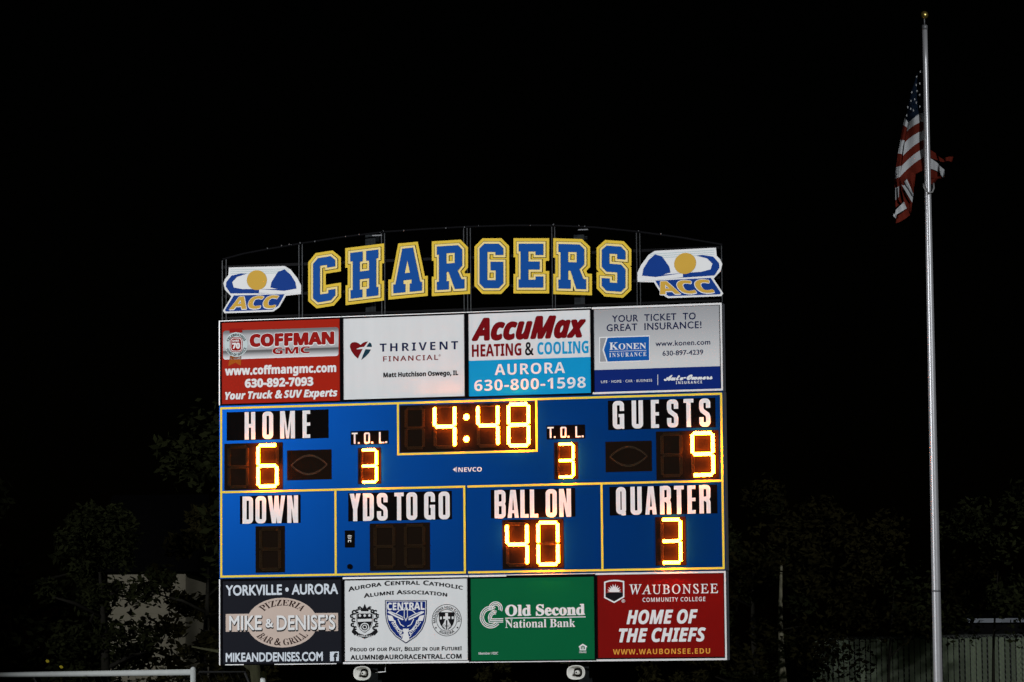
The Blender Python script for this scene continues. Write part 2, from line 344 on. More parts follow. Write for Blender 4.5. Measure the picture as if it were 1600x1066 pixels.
SIGNS = 'advertising signs on the scoreboard'
def sign(label, u0, v0, u1, v1, face, facemat, strips, deep=0.2):
    """sign cabinet: aluminium box, black retainer frame, recessed face; strips = bare aluminium front edges (L R T B)"""
    t = board_thing('advertising_sign', label, 'sign', (u0 + u1) / 2, v0, SIGNS)
    g_ = 0.004
    c = MB(); c.box(u0 + g_, v0 + g_, u1 - g_, v1 - g_, -deep, -0.03); put(c, 'cabinet', MT['aludull'], t)
    fu0, fv0, fu1, fv1 = face; f = MB(); a0, b0, a1, b1 = u0 + g_, v0 + g_, u1 - g_, v1 - g_
    f.box(a0, b0, fu0, b1, -0.029, 0.0); f.box(fu1, b0, a1, b1, -0.029, 0.0); f.box(fu0, fv1, fu1, b1, -0.029, 0.0); f.box(fu0, b0, fu1, fv0, -0.029, 0.0)
    put(f, 'retainer_frame', MT['frame'], t)
    s_ = 0.024
    for d, e0, e1 in strips:
        k = MB()
        if d == 'L': k.box(a0, b0, a0 + s_ * .6, b1, 0.001, 0.008)
        if d == 'R': k.box(a1 - s_, b0, a1, b1, 0.001, 0.008)
        if d == 'T': k.box(a0 + (a1 - a0) * e0, b1 - s_ * 1.1, a0 + (a1 - a0) * e1 - (s_ if ('R', 0, 1) in strips else 0), b1, 0.001, 0.008)
        if d == 't': k.box(a0 + (a1 - a0) * e0, b1 - s_ * .45, a0 + (a1 - a0) * e1, b1, 0.001, 0.006)  # thin bright strip: lit top edge of the retainer put into colour
        if d == 'B': k.box(a0 + (a1 - a0) * e0, b0, a0 + (a1 - a0) * e1 - (s_ if ('R', 0, 1) in strips else 0), b0 + s_ * 1.1, 0.001, 0.008)
        if d == 'b': k.box(a0 + (a1 - a0) * e0, b0, a0 + (a1 - a0) * e1, b0 + s_ * .5, 0.001, 0.006)
        put(k, 'edge_trim', MT['alu'], t)
    p = MB(); p.rect(fu0, fv0, fu1, fv1, -0.012); pn = put(p, 'face_panel', facemat, t)
    return t, pn
W1, W2, W3, W4 = -0.010, -0.0085, -0.007, -0.0055    # print layers over a face
def letters(parent, m, *args, name='lettering', **kw):
    mb = MB(); text(mb, *args, **kw); return put(mb, name, MT[m], parent)
def shape(parent, m, pts, wz, name='logo'):
    mb = MB(); mb.poly([P(*p) for p in pts], wz); return put(mb, name, MT[m] if isinstance(m, str) else m, parent)
def ell(cx, cy, rx, ry, n=36, a0=0, a1=360): return [(cx + rx * math.cos(R(a0 + (a1 - a0) * i / n)), cy - ry * math.sin(R(a0 + (a1 - a0) * i / n))) for i in range(n + (a1 - a0 != 360))]
def rnd(x0, y0, x1, y1, r, dy=0.0):
    pts = rrect(x0, y0, x1, y1, r); return [(x, y + dy * (x - x0)) for x, y in pts]
SL = -0.033                                       # slope of the board's level lines in the top row

# ---- 1 red dealer sign
C1 = (340, 490, 7.105)
t, p = sign('red car dealer sign with silver banner, round badge and white web address', UC[0], V2, UC[1], BH, rowrect(C1, (42, 103), (1358, 967)), MT['red'], [('L', 0, 1), ('t', 0, 1)])
crop(*C1)
ban = ramp_mat('silver_banner', [(0, (.72, .72, .74)), (.10, (.45, .45, .47)), (.24, (.03, .03, .035)), (.29, (.012, .012, .014)), (.31, (.30, .30, .31)), (.55, (.46, .46, .48)), (.82, (.34, .34, .36)), (.93, (.09, .09, .1)), (1, (.06, .06, .065))])
shape(p, ban, rnd(58, 192, 1340, 512, 28, SL), W1, 'banner')
for a, b, c_ in ((130, 272, 'cred'),): shape(p, c_, [(a, 168), (b, 164), (b, 210), (a, 214)], W2, 'ribbon')
shape(p, 'ribbon', [(135, 470), (262, 466), (255, 580), (195, 545), (115, 585)], W1, 'ribbon')
shape(p, 'silver', ell(205, 345, 128, 137), W3, 'badge')
mb = MB(); bc = P(205, 345); ru = P(333, 345)[0] - bc[0]
ring_text(mb, 'CELEBRATING', bc, ru * .72, 158, 22, ru * .20, W4, 'bold', .01); ring_text(mb, 'YEARS OF SERVICE', bc, ru * .94, 200, 340, ru * .20, W4, 'bold', .01, True)
put(mb, 'lettering', MT['ink'], p)
shape(p, 'cred', rnd(135, 262, 275, 428, 40), W4, 'badge'); shape(p, 'white', rnd(143, 270, 267, 420, 34), W4 + .0008, 'badge'); shape(p, 'cred', rnd(150, 277, 260, 413, 30), W4 + .0016, 'badge')
letters(p, 'white', '70', 160, 248, 325, 388, W4 + .003, 'bold', off=.03); letters(p, 'white', 'OVER', 162, 240, 292, 313, W4 + .003, 'bold', off=.02)
letters(p, 'white', 'COFFMAN', 347, 1302, 207, 353, W2, 'bold', off=.055); letters(p, 'cred', 'COFFMAN', 354, 1294, 213, 347, W3, 'bold', off=.035)
letters(p, 'white', 'GMC', 603, 1030, 366, 449, W2, 'bold', off=.03); letters(p, 'cred', 'GMC', 608, 1025, 371, 445, W3, 'bold', off=.008)
letters(p, 'white', 'www.coffmangmc.com', 80, 1315, 572, 664, W1, 'bold', off=.022); letters(p, 'white', '630-892-7093', 300, 1060, 715, 808, W1, 'bold', off=.022)
letters(p, 'white', 'Your Truck & SUV Experts', 80, 1328, 853, 935, W1, 'bolditalic', off=.02)

# ---- 2 white heart sign
C2 = (530, 480, 7.107)
t, p = sign('white sign with red and dark teal heart logo and a small black name line', UC[1], V2, UC[2], BH, rowrect(C2, (42, 128), (1393, 988)), MT['panel'], [('t', 0, 1)])
crop(*C2)
shape(p, 'dkred', [(205, 572), (165, 535), (132, 485), (116, 440), (120, 412), (138, 394), (165, 387), (190, 390), (215, 402), (235, 418), (262, 396), (290, 384), (318, 381), (290, 418), (272, 441), (225, 447), (190, 463), (192, 468), (258, 464), (232, 515)], W1)
shape(p, 'teal', [(335, 390), (352, 402), (360, 425), (360, 443), (300, 440), (318, 412)], W1); shape(p, 'teal', [(290, 467), (350, 470), (330, 508), (290, 550), (242, 588), (262, 530)], W1)
letters(p, 'navy', 'THRIVENT', 448, 1318, 391, 481, W1, 'bold', track=.12); letters(p, 'dkred', 'FINANCIAL', 485, 1097, 537, 593, W1, 'sans', off=.014, track=.10)
letters(p, 'dkred', '®', 1102, 1126, 524, 548, W1, 'plain'); letters(p, 'ink', 'Matt Hutchison Oswego, IL', 488, 1320, 715, 766, W1, 'bold', off=.02)

# ---- 3 heating sign
C3 = (725, 475, 7.107)
t, p = sign('white over bright blue heating and cooling sign with dark red slanted name', UC[2], V2, UC[3], BH, rowrect(C3, (45, 112), (1410, 988)), MT['panel'], [('t', 0, 1)])
crop(*C3); fr = rowrect(C3, (45, 112), (1410, 988)); crop(*C3)
vv = P(727, 610)[1]; mb = MB(); mb.rect(fr[0], fr[1], fr[2], vv, W1); put(mb, 'blue_band', MT['cyan'], p)
letters(p, 'dkred', 'AccuMax', 80, 1357, 136, 378, W1, 'bolditalic', off=.03, shear=.1); letters(p, 'dkred', 'HEATING', 85, 635, 443, 578, W1, 'bold', off=.008)
letters(p, 'ink', '&', 675, 772, 430, 565, W1, 'bold'); letters(p, 'cyan', 'COOLING', 812, 1380, 418, 552, W1, 'bold', off=.008)
letters(p, 'white', 'AURORA', 338, 1120, 658, 778, W2, 'bold', track=.04); letters(p, 'white', '630-800-1598', 112, 1350, 828, 948, W2, 'bold', track=.03)

# ---- 4 insurance sign
C4 = (920, 470, 7.27)
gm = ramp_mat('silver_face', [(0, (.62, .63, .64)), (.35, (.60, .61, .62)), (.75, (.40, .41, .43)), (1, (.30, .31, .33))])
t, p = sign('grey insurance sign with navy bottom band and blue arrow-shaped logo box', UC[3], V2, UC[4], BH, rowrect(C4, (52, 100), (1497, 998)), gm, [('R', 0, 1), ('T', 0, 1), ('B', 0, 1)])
fr = rowrect(C4, (52, 100), (1497, 998)); crop(*C4)
mb = MB(); mb.rect(fr[0], fr[1], fr[2], P(775, 765)[1], W1); put(mb, 'navy_band', MT['dkblue'], p)
letters(p, 'navy', 'YOUR  TICKET  TO', 262, 1213, 150, 226, W1, 'plain', off=.014, track=.05); letters(p, 'navy', 'GREAT  INSURANCE!', 200, 1278, 250, 328, W1, 'plain', off=.014, track=.05)
def kx(pts): return [(x, y + SL * (x - 115)) for x, y in pts]
shape(p, 'white', kx([(115, 412), (692, 412), (692, 706), (115, 706)]), W1); shape(p, 'grey', kx([(127, 424), (196, 424), (152, 560), (196, 694), (127, 694)]), W2); shape(p, 'kblue', kx([(212, 424), (683, 424), (683, 694), (212, 694), (170, 560)]), W2)
letters(p, 'white', 'Konen', 232, 650, 468, 551, W3, 'serif', sc=.80); letters(p, 'white', 'INSURANCE', 232, 652, 588, 634, W3, 'serif', track=.13)
mb = MB(); mb.stroke([P(232, 577), P(652, 563)], .006, W3); put(mb, 'logo', MT['white'], p)
letters(p, 'navy', 'www.konen.com', 755, 1378, 446, 506, W1, 'plain', off=.012, track=.03); letters(p, 'navy', '630-897-4239', 835, 1298, 562, 617, W1, 'plain', off=.012)
letters(p, 'white', 'LIFE · HOME · CAR · BUSINESS', 138, 718, 898, 927, W2, 'plain', off=.006, track=.08)
mb = MB(); mb.stroke([P(782, 838), P(782, 958)], .007, W2); put(mb, 'divider_line', MT['white'], p)
letters(p, 'white', 'Auto-Owners', 850, 1405, 832, 897, W2, 'script', off=.03); letters(p, 'white', 'INSURANCE', 988, 1285, 912, 943, W2, 'bold', track=.14)

# ---- 5 pizzeria sign
C5 = (340, 890, 6.875)
t, p = sign('black pizzeria sign with tan oval crossed by a tan bar', UB[0], 0, UB[1], V1, rowrect(C5, (50, 125), (1330, 1000)), MT['night'], [('L', 0, 1), ('b', .05, .2), ('b', .45, .95)])
crop(*C5)
letters(p, 'pale', 'YORKVILLE • AURORA', 85, 1292, 160, 268, W1, 'plain', off=.03); letters(p, 'pale', 'MIKEANDDENISES.COM', 85, 1128, 890, 984, W1, 'plain', off=.03)
shape(p, 'tan', [(85, 478), (1292, 466), (1292, 660), (85, 669)], W1); shape(p, 'tan', ell(690, 571, 382, 267), W1 + .0006)
cc = P(690, 571); rx = P(1072, 571)[0] - cc[0]; rv_ = P(690, 304)[1] - cc[1]
mb = MB(); ring_text(mb, 'PIZZERIA', cc, rx * .69, 137, 40, rx * .235, W2, 'serif', 0, rv=rv_ * .69); ring_text(mb, 'BAR & GRILL', cc, rx * .91, 216, 325, rx * .25, W2, 'serif', 0, True, rv=rv_ * .91); put(mb, 'lettering', MT['brown'], p)
letters(p, 'ink', 'MIKE', 122, 482, 496, 658, W2, 'plain', off=.042); letters(p, 'white', 'MIKE', 122, 472, 495, 648, W3, 'plain', off=.018)
letters(p, 'ink', '&', 512, 603, 531, 628, W2, 'bold', off=.03); letters(p, 'white', '&', 514, 596, 533, 618, W3, 'bold', off=.01)
letters(p, 'ink', "DENISE’S", 632, 1272, 490, 655, W2, 'plain', off=.042); letters(p, 'white', "DENISE’S", 634, 1262, 490, 645, W3, 'plain', off=.018)
shape(p, 'pale', [(1205, 884), (1300, 881), (1300, 982), (1205, 985)], W1); letters(p, 'night', 'f', 1240, 1290, 900, 985, W2, 'bold', off=.02)

# ---- 6 alumni sign
C6 = (530, 890, 6.06)
t, p = sign('white alumni sign with three crests, the middle one a navy shield', UB[1], 0, UB[2], V1, rowrect(C6, (47, 103), (1218, 858)), MT['panel'], [('B', 0, 1), ('T', 0, 1)])
crop(*C6)
letters(p, 'ink', 'Aurora Central Catholic', 85, 1168, 158, 200, W1, 'sans', off=.030, sc=.82, arc=.085, track=.03); letters(p, 'ink', 'Alumni Association', 232, 1020, 222, 262, W1, 'sans', off=.030, sc=.82, arc=.045, track=.03)
letters(p, 'ink', 'Proud of our Past, Belief in our Future!', 103, 1157, 731, 769, W1, 'sans', off=.030, sc=.82, track=.03); letters(p, 'ink', 'ALUMNI@AURORACENTRAL.COM', 105, 1157, 804, 847, W1, 'sans', off=.030, track=.03)
def sh(cx, top, wd, ht): return [(cx - wd, top), (cx + wd, top)] + [(cx + wd * k, top + ht * h) for k, h in ((1.0, .3), (.94, .5), (.78, .68), (.5, .84), (0, 1), (-.5, .84), (-.78, .68), (-.94, .5), (-1.0, .3))]
shape(p, 'navy', sh(630, 290, 198, 412), W1); shape(p, 'white', sh(630, 297, 189, 394), W2); shape(p, 'dkblue', sh(630, 302, 183, 382), W2 + .0008)
letters(p, 'white', 'CENTRAL', 452, 808, 312, 382, W3, 'bold', off=.01)
mb = MB()
for s_ in (-1, 1):
    X = lambda x: 630 + s_ * (x - 630)
    mb.poly([P(X(805), 430), P(X(790), 485), P(X(735), 492), P(X(760), 440)], W3 + .0002 * s_)
    mb.stroke([P(X(655), 475), P(X(720), 445), P(X(800), 400)], .022, W3 + .0007 + .0001 * s_); mb.stroke([P(X(655), 455), P(X(700), 430), P(X(785), 397)], .012, W3 + .0011 + .0001 * s_)
    mb.stroke([P(X(640), 380), P(X(690), 385), P(X(725), 420)], .012, W3 + .0015 + .0001 * s_)
    mb.stroke([P(X(640), 590), P(X(690), 570), P(X(725), 520), P(X(735), 480)], .014, W3 + .0019 + .0001 * s_); mb.stroke([P(X(645), 540), P(X(680), 520), P(X(705), 470)], .012, W3 + .0022 + .0001 * s_)
mb.poly([P(600, 560), P(660, 560), P(650, 600), P(665, 660), P(630, 690), P(595, 660), P(610, 600)], W3 + .003); mb.stroke([P(615, 360), P(615, 450), P(630, 485), P(645, 450), P(645, 360)], .010, W3 + .0034)
put(mb, 'logo', MT['white'], p)
for s_, a, b in (('AURORA', (492, 505), (590, 645)), ('CATHOLIC', (665, 645), (775, 500))):
    V, F, cap = run(s_, 'bold', .01); A = Vector(P(*a)); Bv = Vector(P(*b)); d = Bv - A; mx = max(v[0] for v in V); k = d.length / mx; d.normalize(); n_ = Vector((-d.y, d.x)); hh = .05
    mb = MB(); mb.add([(A.x + d.x * x * k + n_.x * y / cap * hh, -(W3 + .004 + z * 3e-5), A.y + d.y * x * k + n_.y * y / cap * hh) for x, y, z in V], F); put(mb, 'lettering', MT['white'], p)
# left crest: mantling, shield, crown, scroll
mb = MB(); random.seed(3)
for s_ in (-1, 1):
    X = lambda x: 240 + s_ * (x - 240)
    for i, (x, y, r_) in enumerate(((340, 405, 30), (362, 440, 22), (345, 480, 28), (355, 525, 24), (330, 555, 22), (312, 395, 22), (290, 365, 18))):
        mb.stroke([P(*e) for e in ell(X(x), y, r_ * .55, r_ * .55, 12, 30, 330)], .022, W1 + .0001 * i + .00005 * s_)
    mb.poly([P(X(300), 600), P(X(350), 560), P(X(365), 590), P(X(335), 625)], W1 + .0009 + .0001 * s_)
mb.poly([P(*e) for e in sh(240, 412, 80, 190)], W2); mb.poly([P(205, 395), P(200, 350), P(222, 368), P(240, 325), P(258, 368), P(280, 350), P(275, 395)], W2 + .0002)
mb.poly([P(160, 625), P(175, 600), P(240, 622), P(305, 598), P(325, 622), P(240, 656)], W2 + .0004); put(mb, 'crest', MT['ink'], p)
mb = MB(); mb.poly([P(172, 470), P(308, 466), P(306, 492), P(174, 496)], W3)
for c_ in ((195, 437), (240, 437), (285, 435)): mb.disc(P(*c_), .018, W3 + .0004, 10)
mb.stroke([P(*e) for e in ell(240, 545, 38, 36, 20)], .014, W3 + .0003, True); mb.stroke([P(*e) for e in ell(240, 545, 18, 18, 16)], .012, W3 + .0005, True); mb.stroke([P(*e) for e in sh(240, 418, 74, 176)], .006, W3 + .0007, True)
text(mb, 'RONCALLI', 178, 304, 620, 640, W3 + .001, 'bold'); put(mb, 'crest', MT['panel'], p)
# right crest: ring with shield
rc_ = P(1016, 480); rr = P(1157, 480)[0] - rc_[0]
mb = MB(); mb.stroke([(rc_[0] + rr * .985 * math.cos(k / 40 * 6.2832), rc_[1] + rr * 1.02 * math.sin(k / 40 * 6.2832)) for k in range(40)], .008, W1, True); mb.stroke([(rc_[0] + rr * .68 * math.cos(k / 40 * 6.2832), rc_[1] + rr * .70 * math.sin(k / 40 * 6.2832)) for k in range(40)], .007, W1, True)
ring_text(mb, 'MADONNA HIGH SCHOOL', rc_, rr * .74, 192, -12, rr * .18, W1, 'bold', -.005); ring_text(mb, 'AURORA', rc_, rr * .93, 235, 305, rr * .18, W1, 'bold', -.005, True)
mb.disc(P(914, 552), .012, W1, 8); mb.disc(P(1118, 550), .012, W1, 8); mb.poly([P(*e) for e in sh(1016, 404, 74, 178)], W1 + .0004); put(mb, 'crest', MT['ink'], p)
mb = MB(); mb.poly([P(1003, 412), P(1028, 411), P(1028, 445), P(1048, 445), P(1048, 468), P(1028, 468), P(1040, 500), P(1062, 535), P(1030, 560), P(1024, 580), P(1008, 580), P(1002, 560), P(970, 535), P(992, 500), P(1003, 468), P(984, 468), P(984, 445), P(1003, 445)], W2)
mb.poly([P(952, 448), P(970, 447), P(970, 472), P(952, 473)], W2); mb.poly([P(1064, 445), P(1082, 444), P(1082, 469), P(1064, 470)], W2); put(mb, 'crest', MT['panel'], p)
mb = MB(); mb.poly([P(1009, 480), P(1023, 480), P(1021, 572), P(1011, 572)], W3); mb.stroke([P(*e) for e in ell(992, 535, 16, 10, 12)], .006, W3 + .0004, True); mb.stroke([P(*e) for e in ell(1042, 535, 16, 10, 12)], .006, W3 + .0004, True); put(mb, 'crest', MT['ink'], p)

# ---- 7 bank sign
C7 = (725, 890, 6.057)
t, p = sign('green bank sign with white ring logo and serif name', UB[2], 0, UB[3], V1, rowrect(C7, (58, 85), (1238, 850)), MT['green'], [('b', 0, 1), ('t', .3, 1), ('T', 0, .3)])  # top trim thins along its run: cabinet shade put into its shape
crop(*C7)
letters(p, 'white', 'Old Second', 388, 1143, 330, 432, W1, 'serif', off=.018); letters(p, 'white', 'National Bank', 388, 1052, 470, 547, W1, 'serif', off=.002)
mb = MB(); mb.stroke([P(388, 461), P(1150, 448)], .013, W1)
i = 0
for r_ in (98, 82, 66):
    mb.stroke([P(*e) for e in ell(250, 451, r_, r_ + 4, 30, 62, 322)] , .0125, W1 + .0002 * i); i += 1
for r_ in (62, 47, 32):
    mb.stroke([P(*e) for e in ell(298, 368, r_, r_, 20, -25, 195)], .0125, W1 + .0002 * i); i += 1
for k, y in ((0, 468), (1, 484), (2, 500)):
    r_ = 34 + k * 14
    mb.stroke([P(*e) for e in ell(292, 456, r_, r_ + 2, 14, 75, 200)] + [P(262 - k * 12, y), P(369, y - 3)], .0125, W1 + .0002 * i); i += 1
put(mb, 'logo', MT['white'], p)
letters(p, 'white', 'Member FDIC', 137, 322, 782, 804, W1, 'sans', off=.012)
mb = MB(); mb.poly([P(1085, 728), P(1122, 702), P(1162, 726), P(1162, 736), P(1154, 736), P(1154, 764), P(1093, 765), P(1093, 738), P(1085, 738)], W1); put(mb, 'logo', MT['white'], p)
mb = MB(); mb.poly([P(1104, 730), P(1122, 718), P(1142, 729), P(1142, 754), P(1104, 755)], W2); put(mb, 'logo', MT['green'], p)
mb = MB(); mb.rect(*P(1111, 738), *P(1135, 732), W3); mb.rect(*P(1111, 750), *P(1135, 744), W3)
text(mb, 'EQUAL HOUSING', 1088, 1158, 770, 777, W2, 'bold'); text(mb, 'LENDER', 1088, 1158, 781, 790, W2, 'bold', off=.01); put(mb, 'logo', MT['white'], p)

# ---- 8 college sign
C8 = (920, 880, 5.73)
t, p = sign('dark red college sign with sunrise shield and yellow web address', UB[3], 0, UB[4], V1, rowrect(C8, (72, 105), (1218, 838)), MT['maroon'], [('R', 0, 1), ('T', 0, 1), ('B', 0, 1)])
crop(*C8)
SHD = [(142, 172), (182, 160), (226, 156), (270, 158), (310, 166), (311, 302), (226, 351), (142, 308)]
shape(p, 'ink', [(146, 270), (190, 264), (226, 262), (270, 261), (307, 264), (307, 300), (226, 347), (146, 305)], W1)
mb = MB(); mb.stroke([P(*e) for e in SHD], .020, W2, True); sun = []
for k in range(19):
    a = R(180 - k * 10); r_ = 42 if k % 2 else (76 if k in (8, 10) else 70 if 3 < k < 15 else 66)
    if k == 9: r_ = 44
    sun.append((226 + r_ * math.cos(a) * 1.0, 260 - r_ * math.sin(a)))
mb.poly([P(*e) for e in sun], W2); put(mb, 'logo', MT['white'], p)
letters(p, 'white', 'Waubonsee', 360, 1155, 182, 273, W1, 'roman', off=.006, shear=-.25, sc=.93, track=.06); letters(p, 'white', 'COMMUNITY COLLEGE', 480, 1042, 306, 343, W1, 'sans', off=.012, track=.08)
letters(p, 'white', '®', 292, 324, 326, 353, W1, 'plain', off=.01)
letters(p, 'white', 'HOME OF', 335, 975, 418, 540, W1, 'bolditalic', off=.014, shear=.04); letters(p, 'white', 'THE CHIEFS', 268, 1047, 581, 702, W1, 'bolditalic', off=.014, shear=.04)
letters(p, 'orange', 'WWW.WAUBONSEE.EDU', 215, 1085, 767, 814, W1, 'bold', track=.06)

# ------------------------------------------------------------------ scoreboard
sb = board_thing('scoreboard', 'blue football scoreboard with glowing amber digits between two rows of signs', 'scoreboard', BW / 2, V1)
VM = px2uv(343, 771)[1]
um = px2uv(728.6, 830)[0]
for ua, ub_, v0, v1 in ((.006, um - .004, V1 + .004, VM - .003), (um + .004, BW - .006, V1 + .004, VM - .003), (.006, BW - .006, VM + .003, V2 - .004)):
    c = MB(); c.box(ua, v0, ub_, v1, -.2, .0); put(c, 'cabinet', MT['blue'], sb)
c = MB(); c.box(BW - .004, V1 + .004, BW + .002, V2 - .004, -.198, -.02); put(c, 'side_panel', MT['aludull'], sb)
y = MB(); k = .0145; wz = .003
def hl(a, b, v, w=wz): y.box(a, v - k, b, v + k, 0, w)
def vl(u, a, b, w=wz + .001): y.box(u - k, a, u + k, b, 0, w)
vT = px2uv(345.7, 638.3)[1]; vMid = px2uv(345.7, 769.4)[1]; vBt = px2uv(344.5, 901.2)[1]
uL = px2uv(345.7, 770)[0]; uR = px2uv(1128.8, 752)[0]; u5 = px2uv(524.4, 830)[0]; u7 = px2uv(726, 830)[0]; u73 = px2uv(731, 830)[0]; u9 = px2uv(940.7, 830)[0]
uc0 = px2uv(622, 670)[0]; uc1 = px2uv(838.3, 670)[0]; vc = (px2uv(622, 710)[1] + px2uv(838.3, 704.5)[1]) / 2
hl(uL, uR, vT); hl(uL, u7, vMid); hl(u73, uR, vMid); hl(uL, u7, vBt); hl(u73, uR, vBt); hl(uc0, uc1, vc)
vl(uL, vBt - k, vT + k); vl(uR, vBt - k, vT + k); vl(u5, vBt, vMid); vl(u7, vBt - k, vMid + k); vl(u9, vBt, vMid); vl(uc0, vc - k, vT); vl(uc1, vc - k, vT)
put(y, 'border_stripe', MT['yellow'], sb)
def plate(tl, br, w, m, name, label=None):
    a = P(*tl); b = P(*br); mb = MB(); mb.box(a[0], b[1], b[0], a[1], 0, w); o = put(mb, name, MT[m], sb)
    if label: o['label'] = label
    return o, (a[0], b[1], b[0], a[1])
CAP = [
    ((340, 620, 6.66), (95, 162), (1155, 430), [('H', 283, 393), ('O', 468, 580), ('M', 652, 806), ('E', 885, 965)], 152, 438),
    ((920, 600, 6.273), (187, 165), (1243, 425), [('G', 235, 347), ('U', 422, 532), ('E', 610, 688), ('S', 767, 878), ('T', 930, 1028), ('S', 1083, 1193)], 155, 431),
    ((340, 760, 7.105), (248, 108), (922, 405), [('D', 278, 395), ('O', 422, 540), ('W', 560, 752), ('N', 775, 895)], 107, 411),
    ((520, 750, 6.66), (160, 138), (1240, 410), [('Y', 178, 290), ('D', 315, 428), ('S', 460, 572), ('T', 642, 740), ('O', 767, 880), ('G', 952, 1065), ('O', 1103, 1218)], 132, 420),
    ((725, 750, 7.107), (297, 112), (1237, 408), [('B', 340, 465), ('A', 485, 608), ('L', 627, 718), ('L', 733, 823), ('O', 908, 1032), ('N', 1058, 1190)], 107, 418),
    ((920, 740, 6.664), (215, 140), (1340, 415), [('Q', 285, 388), ('U', 435, 552), ('A', 588, 707), ('R', 742, 858), ('T', 890, 992), ('E', 1028, 1112), ('R', 1152, 1270)], 131, 425),
    ((530, 620, 6.663), (120, 360), (515, 492), [('T', 132, 193), ('.', 195, 213), ('O', 260, 322), ('.', 333, 355), ('L', 415, 470), ('.', 480, 502)], 371, 488),
    ((725, 600, 6.268), (808, 408), (1187, 535), [('T', 818, 880), ('.', 880, 897), ('O', 945, 1005), ('.', 1014, 1034), ('L', 1092, 1145), ('.', 1152, 1172)], 418, 527)]
for crp, tl, br, lt, top, bot in CAP:
    crop(*crp); o, _ = plate(tl, br, .004, 'black', 'caption_panel')
    mb = MB(); caption(mb, lt, top, bot, .006); put(mb, 'lettering', MT['caption'], o)
# seven-segment digits made of LED rows
SEG = {'0': 'abcdef', '3': 'abcdg', '4': 'bcfg', '6': 'acdefg', '8': 'abcdefg', '9': 'abcdfg', ' ': ''}
def dome(mb, u, v, w0, r, h, on=False):
    V = []
    for rr, hh in ((r * .8, 0), (r, h * .5), (r, h * .8), (r * .72, h * .95)):
        for i in range(6): a = math.pi / 3 * i + .5; V.append((u + rr * math.cos(a), -(w0 + hh), v + rr * math.sin(a)))
    V.append((u, -(w0 + h), v)); F = []
    for j in range(3):
        for i in range(6): F.append((j * 6 + i, j * 6 + (i + 1) % 6, j * 6 + 6 + (i + 1) % 6, j * 6 + 6 + i))
    for i in range(6): F.append((18 + i, 18 + (i + 1) % 6, 24))
    mb.add(V, F[:6], 1 if on else 0); mb.f += [tuple(len(mb.v) - 25 + k_ for k_ in f) for f in F[6:]]; mb.mi += [0] * (len(F) - 6)
def leds(A, Bp, t, w0, on, parent):
    A = Vector(A); Bp = Vector(Bp); d = Bp - A; L = d.length; d.normalize(); n = Vector((-d.y, d.x)); p_ = t / 3
    mb = MB(); g_ = p_ * .8
    for r_, inset in ((-1, 1.0), (0, .45), (1, 1.0)):
        a = g_ * .2 + (inset + .35) * p_; m = max(2, int(round((L - 2 * a) / (p_ * .98))) + 1)
        for i in range(m):
            s_ = a + (L - 2 * a) * i / (m - 1); c = A + d * s_ + n * (r_ * p_); dome(mb, c.x, c.y, w0, p_ * (.45 if on else .30), .052 if on else .022, on)
    o = put(mb, 'lit_segment' if on else 'unlit_segment', [MT['ledon'], MT['digitface']] if on else MT['ledoff'], parent)
def digit(ch, x0, y0, x1, y1, parent, w0, tw=.15):
    xm = (x0 + x1) / 2; ym = (y0 + y1) / 2; u0 = P(x0, ym)[0]; u1 = P(x1, ym)[0]; vt = P(xm, y0)[1]; vb = P(xm, y1)[1]; t = (u1 - u0) * tw
    a, b = u0 + t / 2, u1 - t / 2; c, e = vb + t / 2, vt - t / 2; m = (c + e) / 2; s_ = SEG[ch]
    for nm, A, Bp in (('a', (a, e), (b, e)), ('b', (b, e), (b, m)), ('c', (b, m), (b, c)), ('d', (a, c), (b, c)), ('e', (a, m), (a, c)), ('f', (a, e), (a, m)), ('g', (a, m), (b, m))):
        leds(A, Bp, t, w0, nm in s_, parent)
DW = .005
DIG = [
    ((340, 620, 6.66), (70, 490), (680, 962), [(' ', 108, 507, 330, 957), ('6', 413, 490, 642, 950)]),
    ((530, 620, 6.663), (195, 535), (437, 905), [('3', 228, 542, 410, 903)]),
    ((725, 600, 6.268), (882, 575), (1118, 930), [('3', 916, 578, 1090, 925)]),
    ((920, 600, 6.273), (658, 468), (1280, 930), [(' ', 705, 478, 922, 917), ('9', 1003, 466, 1240, 912)]),
    ((340, 760, 7.105), (422, 445), (748, 955), [(' ', 466, 457, 710, 943)]),
    ((520, 750, 6.66), (385, 455), (1013, 938), [(' ', 428, 466, 656, 924), (' ', 743, 460, 967, 918)]),
    ((725, 750, 7.107), (425, 445), (1110, 980), [('4', 466, 470, 727, 965), ('0', 812, 456, 1068, 957)]),
    ((920, 740, 6.664), (690, 455), (1015, 955), [('3', 748, 464, 978, 945)])]
for crp, tl, br, ds in DIG:
    crop(*crp); o, _ = plate(tl, br, DW, 'digitface', 'digit_panel')
    for d in ds: digit(*d, parent=o, w0=DW)
crop(0, 0, 1)
o, _ = plate((624.5, 634), (836.6, 702.2), DW, 'digitface', 'digit_panel', 'wide clock panel with colon')
digit(' ', 632.6, 635.8, 664.6, 702.6, o, DW); digit('4', 677.6, 632.5, 714.3, 701.5, o, DW); digit('4', 745.2, 630.7, 781.6, 699.6, o, DW); digit('8', 793, 629.3, 829.4, 699.2, o, DW)
for yy in (652, 686.5):
    c = P(729.6, yy); mb = MB()
    for dy in range(-2, 3):
        for dx in range(-2, 3):
            if dx * dx + dy * dy <= 5: dome(mb, c[0] + dx * .0165, c[1] + dy * .0165, DW, .0075, .040, True)
    put(mb, 'colon_dot', [MT['ledon'], MT['digitface']], o)
